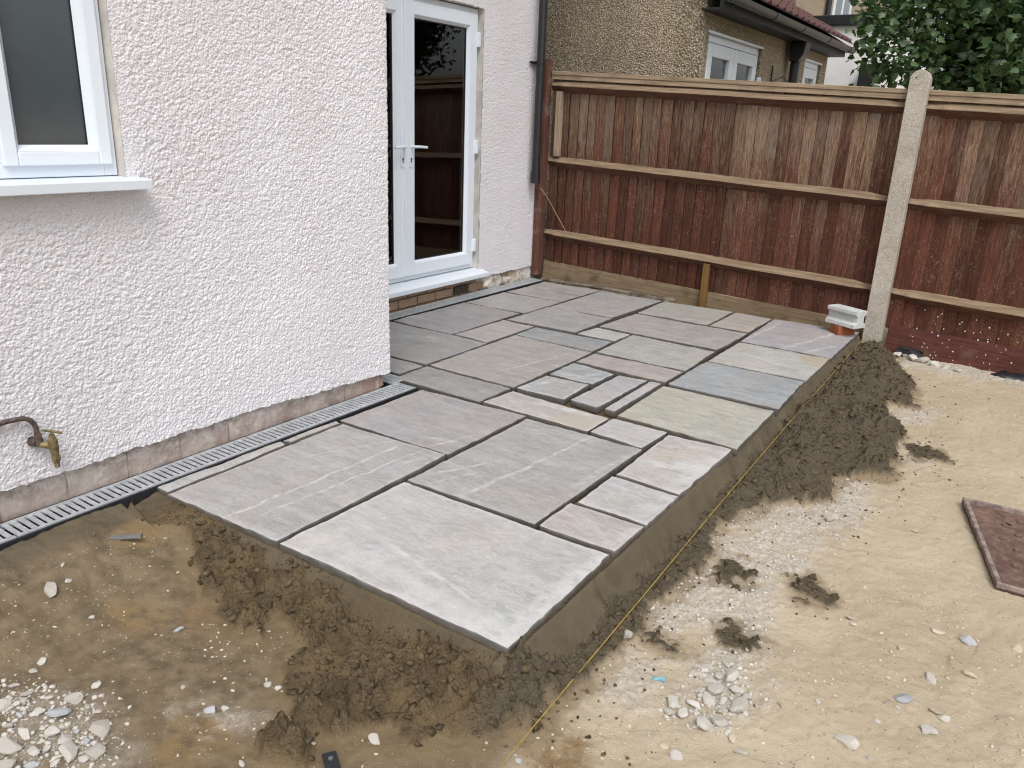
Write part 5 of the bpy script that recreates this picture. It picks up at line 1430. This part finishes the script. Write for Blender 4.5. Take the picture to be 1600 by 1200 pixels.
np_(MB().tube([(-2.65, 9.54, 2.12), (-2.66, 9.54, -0.15)], 0.05, 14).build('pipe', M_BLACK, smooth=True), e, EO)
# hanging bracket scroll near the downpipe
np_(MB().tube([(NXW + 0.02, 9.0, 1.75), (NXW + 0.02, 9.0, 2.02)], 0.009, 6).tube([(NXW + 0.02, 9.0, 1.86), (NXW + 0.06, 9.25, 1.93), (NXW + 0.10, 9.45, 1.86), (NXW + 0.1, 9.5, 1.75)], 0.008, 6).build('iron_bracket', M_BLACK, smooth=True))
# white flat-roofed extension further along
we = tag(empty('white_extension', (-3.0, 13.0, 0)), 'white rendered flat roofed extension with black fascia behind the tree', 'building'); WEO = Vector((-3.0, 13.0, 0))
np_(MB().box(-5.5, -2.35, 13.0, 17.0, -0.2, 2.86).build('wall', M_WHITE), we, WEO)
np_(MB().box(-5.55, -2.28, 12.92, 17.1, 2.862, 3.0).build('fascia', M_BLACK, bevel=0.01), we, WEO)
np_(MB().prism([(-2.62, 2.32), (-2.36, 2.32), (-2.44, 2.05), (-2.56, 1.9), (-2.62, 1.9)], 'y', 12.7, 12.97).build('rain_hopper', M_BLACK), we, WEO)
# two storey terrace behind
th = tag(empty('terrace_house', (-4.9, 14.0, 0)), 'two storey brown pebbledash terrace rising behind the lean-to roof', 'house'); TO = Vector((-4.9, 14.0, 0))
np_(MB().box(-9, -4.9, 7.3, 30, -0.2, 5.4).build('wall', M_PEB1), th, TO)
np_(MB().tube([(-4.78, 14.2, 2.6), (-4.78, 14.2, 5.3)], 0.055, 12).build('soil_pipe', simple('grey_pipe', (0.16, 0.18, 0.2), 0.5), smooth=True), th, TO)
np_(MB().tube([(-4.82, 19.3, -0.1), (-4.82, 19.3, 5.3)], 0.06, 12).build('downpipe', M_BLACK, smooth=True), th, TO)
for (y0, y1) in ((15.4, 16.9), (20.0, 21.6)):
    wn_ = np_(empty('window', (-4.9, y0, 3.4)), th, TO); wo2 = Vector((-4.9, y0, 3.4))
    f_ = MB(); ring(f_, -4.905, -4.86, y0, y1, 3.35 if y0 > 19 else 3.95, 5.0, 0.07); f_.box(-4.905, -4.865, (y0 + y1) / 2 - 0.03, (y0 + y1) / 2 + 0.03, 3.42 if y0 > 19 else 4.02, 4.93)
    np_(f_.build('frame', M_UPVC), wn_, wo2)
    np_(MB().box(-4.90, -4.885, y0 + 0.07, y1 - 0.07, 3.42 if y0 > 19 else 4.02, 4.93).build('pane', M_GLASS), wn_, wo2)
    np_(MB().box(-4.9, -4.75, y0 - 0.1, y1 + 0.1, 3.27 if y0 > 19 else 3.87, 3.345 if y0 > 19 else 3.945).build('sill', M_UPVC), wn_, wo2)

# ================================================================== TREE BEHIND THE FENCE
TR = Vector((0.25, 8.3, -0.2))
tree = tag(empty('tree', TR), 'leafy dark green tree hanging over the top of the fence', 'tree')
tk = MB()
tk.tube([(0, 0, 0), (0.03, 0.02, 0.7), (-0.03, 0.05, 1.4), (0.02, 0.0, 2.2), (0.05, 0.05, 3.6)], [0.11, 0.095, 0.08, 0.065, 0.03], 10)
rt = random.Random(21)
br_pts = []
def limb(p0, p1, r0, depth):
    p0 = Vector(p0); p1 = Vector(p1)
    mid = (p0 + p1) / 2 + Vector((rt.uniform(-.1, .1), rt.uniform(-.1, .1), rt.uniform(0.0, .14)))
    tk.tube([p0, mid, p1], [r0, r0 * 0.7, r0 * 0.35], 7)
    br_pts.append((mid, depth)); br_pts.append((p1, depth))
    if depth < 2:
        for _ in range(4):
            b = mid.lerp(p1, rt.uniform(0, 1))
            limb(b, b + Vector((rt.uniform(-.5, .5), rt.uniform(-.45, .35), rt.uniform(-.22, .4))) * (0.9 if depth == 0 else 0.6), r0 * 0.45, depth + 1)
for tgt in ((-1.5, -0.75, 2.35), (-0.9, -1.0, 2.15), (-0.2, -1.1, 2.2), (-1.2, -0.4, 3.0), (-0.4, -0.7, 3.0), (0.5, -1.1, 2.4), (0.4, -0.6, 3.3), (-0.8, 0.3, 3.1), (0.9, 0.4, 2.9), (-1.35, -0.95, 2.7), (0.1, -1.3, 2.6), (1.1, -.6, 2.8)):
    limb((0, 0, rt.uniform(1.2, 2.2)), tgt, 0.035, 0)
tk.build('trunk', M_BARK, tree, smooth=True)
# lobed leaves
lob = [(0.0, 0.0), (0.20, 0.06), (0.46, 0.02), (0.36, 0.26), (0.56, 0.50), (0.30, 0.56), (0.24, 0.80), (0.0, 1.0), (-0.24, 0.80), (-0.30, 0.56), (-0.56, 0.50), (-0.36, 0.26), (-0.46, 0.02), (-0.20, 0.06)]
LV = np.array([(0.0, 0.42, 0.06)] + [(x, y, -0.10 * (x * x) * 2 - 0.10 * (y - .4) ** 2) for x, y in lob]); nl = len(lob)
LF = np.array([(0, 1 + i, 1 + (i + 1) % nl) for i in range(nl)])
AV = []; AF = []; TN = []; n = 0
tr_ = np.random.default_rng(5)
cl = [(p + Vector((0, 0, 0)), d) for p, d in br_pts if d >= 1]
spray = []
for p, d in cl:
    for _ in range(70):
        q = np.array(p) + tr_.normal(0, 1, 3) * np.array([0.17, 0.17, 0.14])
        spray.append(q)
# low fringe that hangs over the capping
for (x, y, z, k) in ((-1.05, 6.50, 1.86, 34), (-1.28, 6.6, 1.95, 30), (-0.30, 6.22, 1.74, 30), (-0.42, 6.3, 1.86, 40), (-0.15, 6.3, 1.85, 40), (-1.3, 6.75, 2.1, 60), (-0.95, 6.6, 2.02, 50), (-0.05, 6.35, 2.0, 60), (-1.42, 6.8, 2.3, 50), (-0.65, 6.7, 2.3, 70), (-0.3, 6.6, 2.25, 70), (-1.0, 6.8, 2.3, 70), (-1.2, 7.0, 2.2, 60), (-0.8, 7.1, 2.1, 40), (-1.25, 7.05, 1.82, 60), (-0.95, 7.0, 1.78, 60), (-0.6, 6.95, 1.85, 70), (-1.45, 7.0, 2.05, 60), (-1.5, 7.1, 2.3, 60), (-1.15, 7.2, 2.45, 60), (-0.4, 6.9, 2.05, 70), (-0.1, 6.8, 1.85, 60), (-0.7, 7.2, 2.5, 60)):
    for _ in range(int(k * 1.6)):
        q = np.array((x, y, z)) - np.array(TR) + tr_.normal(0, 1, 3) * np.array([0.10, 0.07, 0.085])
        spray.append(q)
for q in spray:
    wp_ = q + np.array(TR)
    if wp_[1] < 6.12 and wp_[2] < 1.7 or wp_[2] < 1.56 or (wp_[1] > 6.05 and wp_[1] < 6.3 and wp_[2] < 1.64 + 0.02):
        continue
    if wp_[0] < -1.5:
        continue
    s = tr_.uniform(0.036, 0.072)
    a = tr_.uniform(0, 6.28); tilt = tr_.normal(0.75, 0.45); roll = tr_.normal(0, 0.4)
    Rz = np.array([[math.cos(a), -math.sin(a), 0], [math.sin(a), math.cos(a), 0], [0, 0, 1]])
    Rx = np.array([[1, 0, 0], [0, math.cos(-tilt), -math.sin(-tilt)], [0, math.sin(-tilt), math.cos(-tilt)]])
    Ry = np.array([[math.cos(roll), 0, math.sin(roll)], [0, 1, 0], [-math.sin(roll), 0, math.cos(roll)]])
    AV.append((LV * s) @ (Rz @ Rx @ Ry).T + q); AF.append(LF + n); n += len(LV)
    TN.append(np.full(len(LV), np.clip(tr_.normal(0.45, 0.25), 0, 1)))
crown = mesh_obj('crown', np.concatenate(AV), np.concatenate(AF), M_LEAF, tree, smooth=True)
at = crown.data.attributes.new('tone', 'FLOAT', 'POINT'); at.data.foreach_set('value', np.concatenate(TN).astype(np.float32))
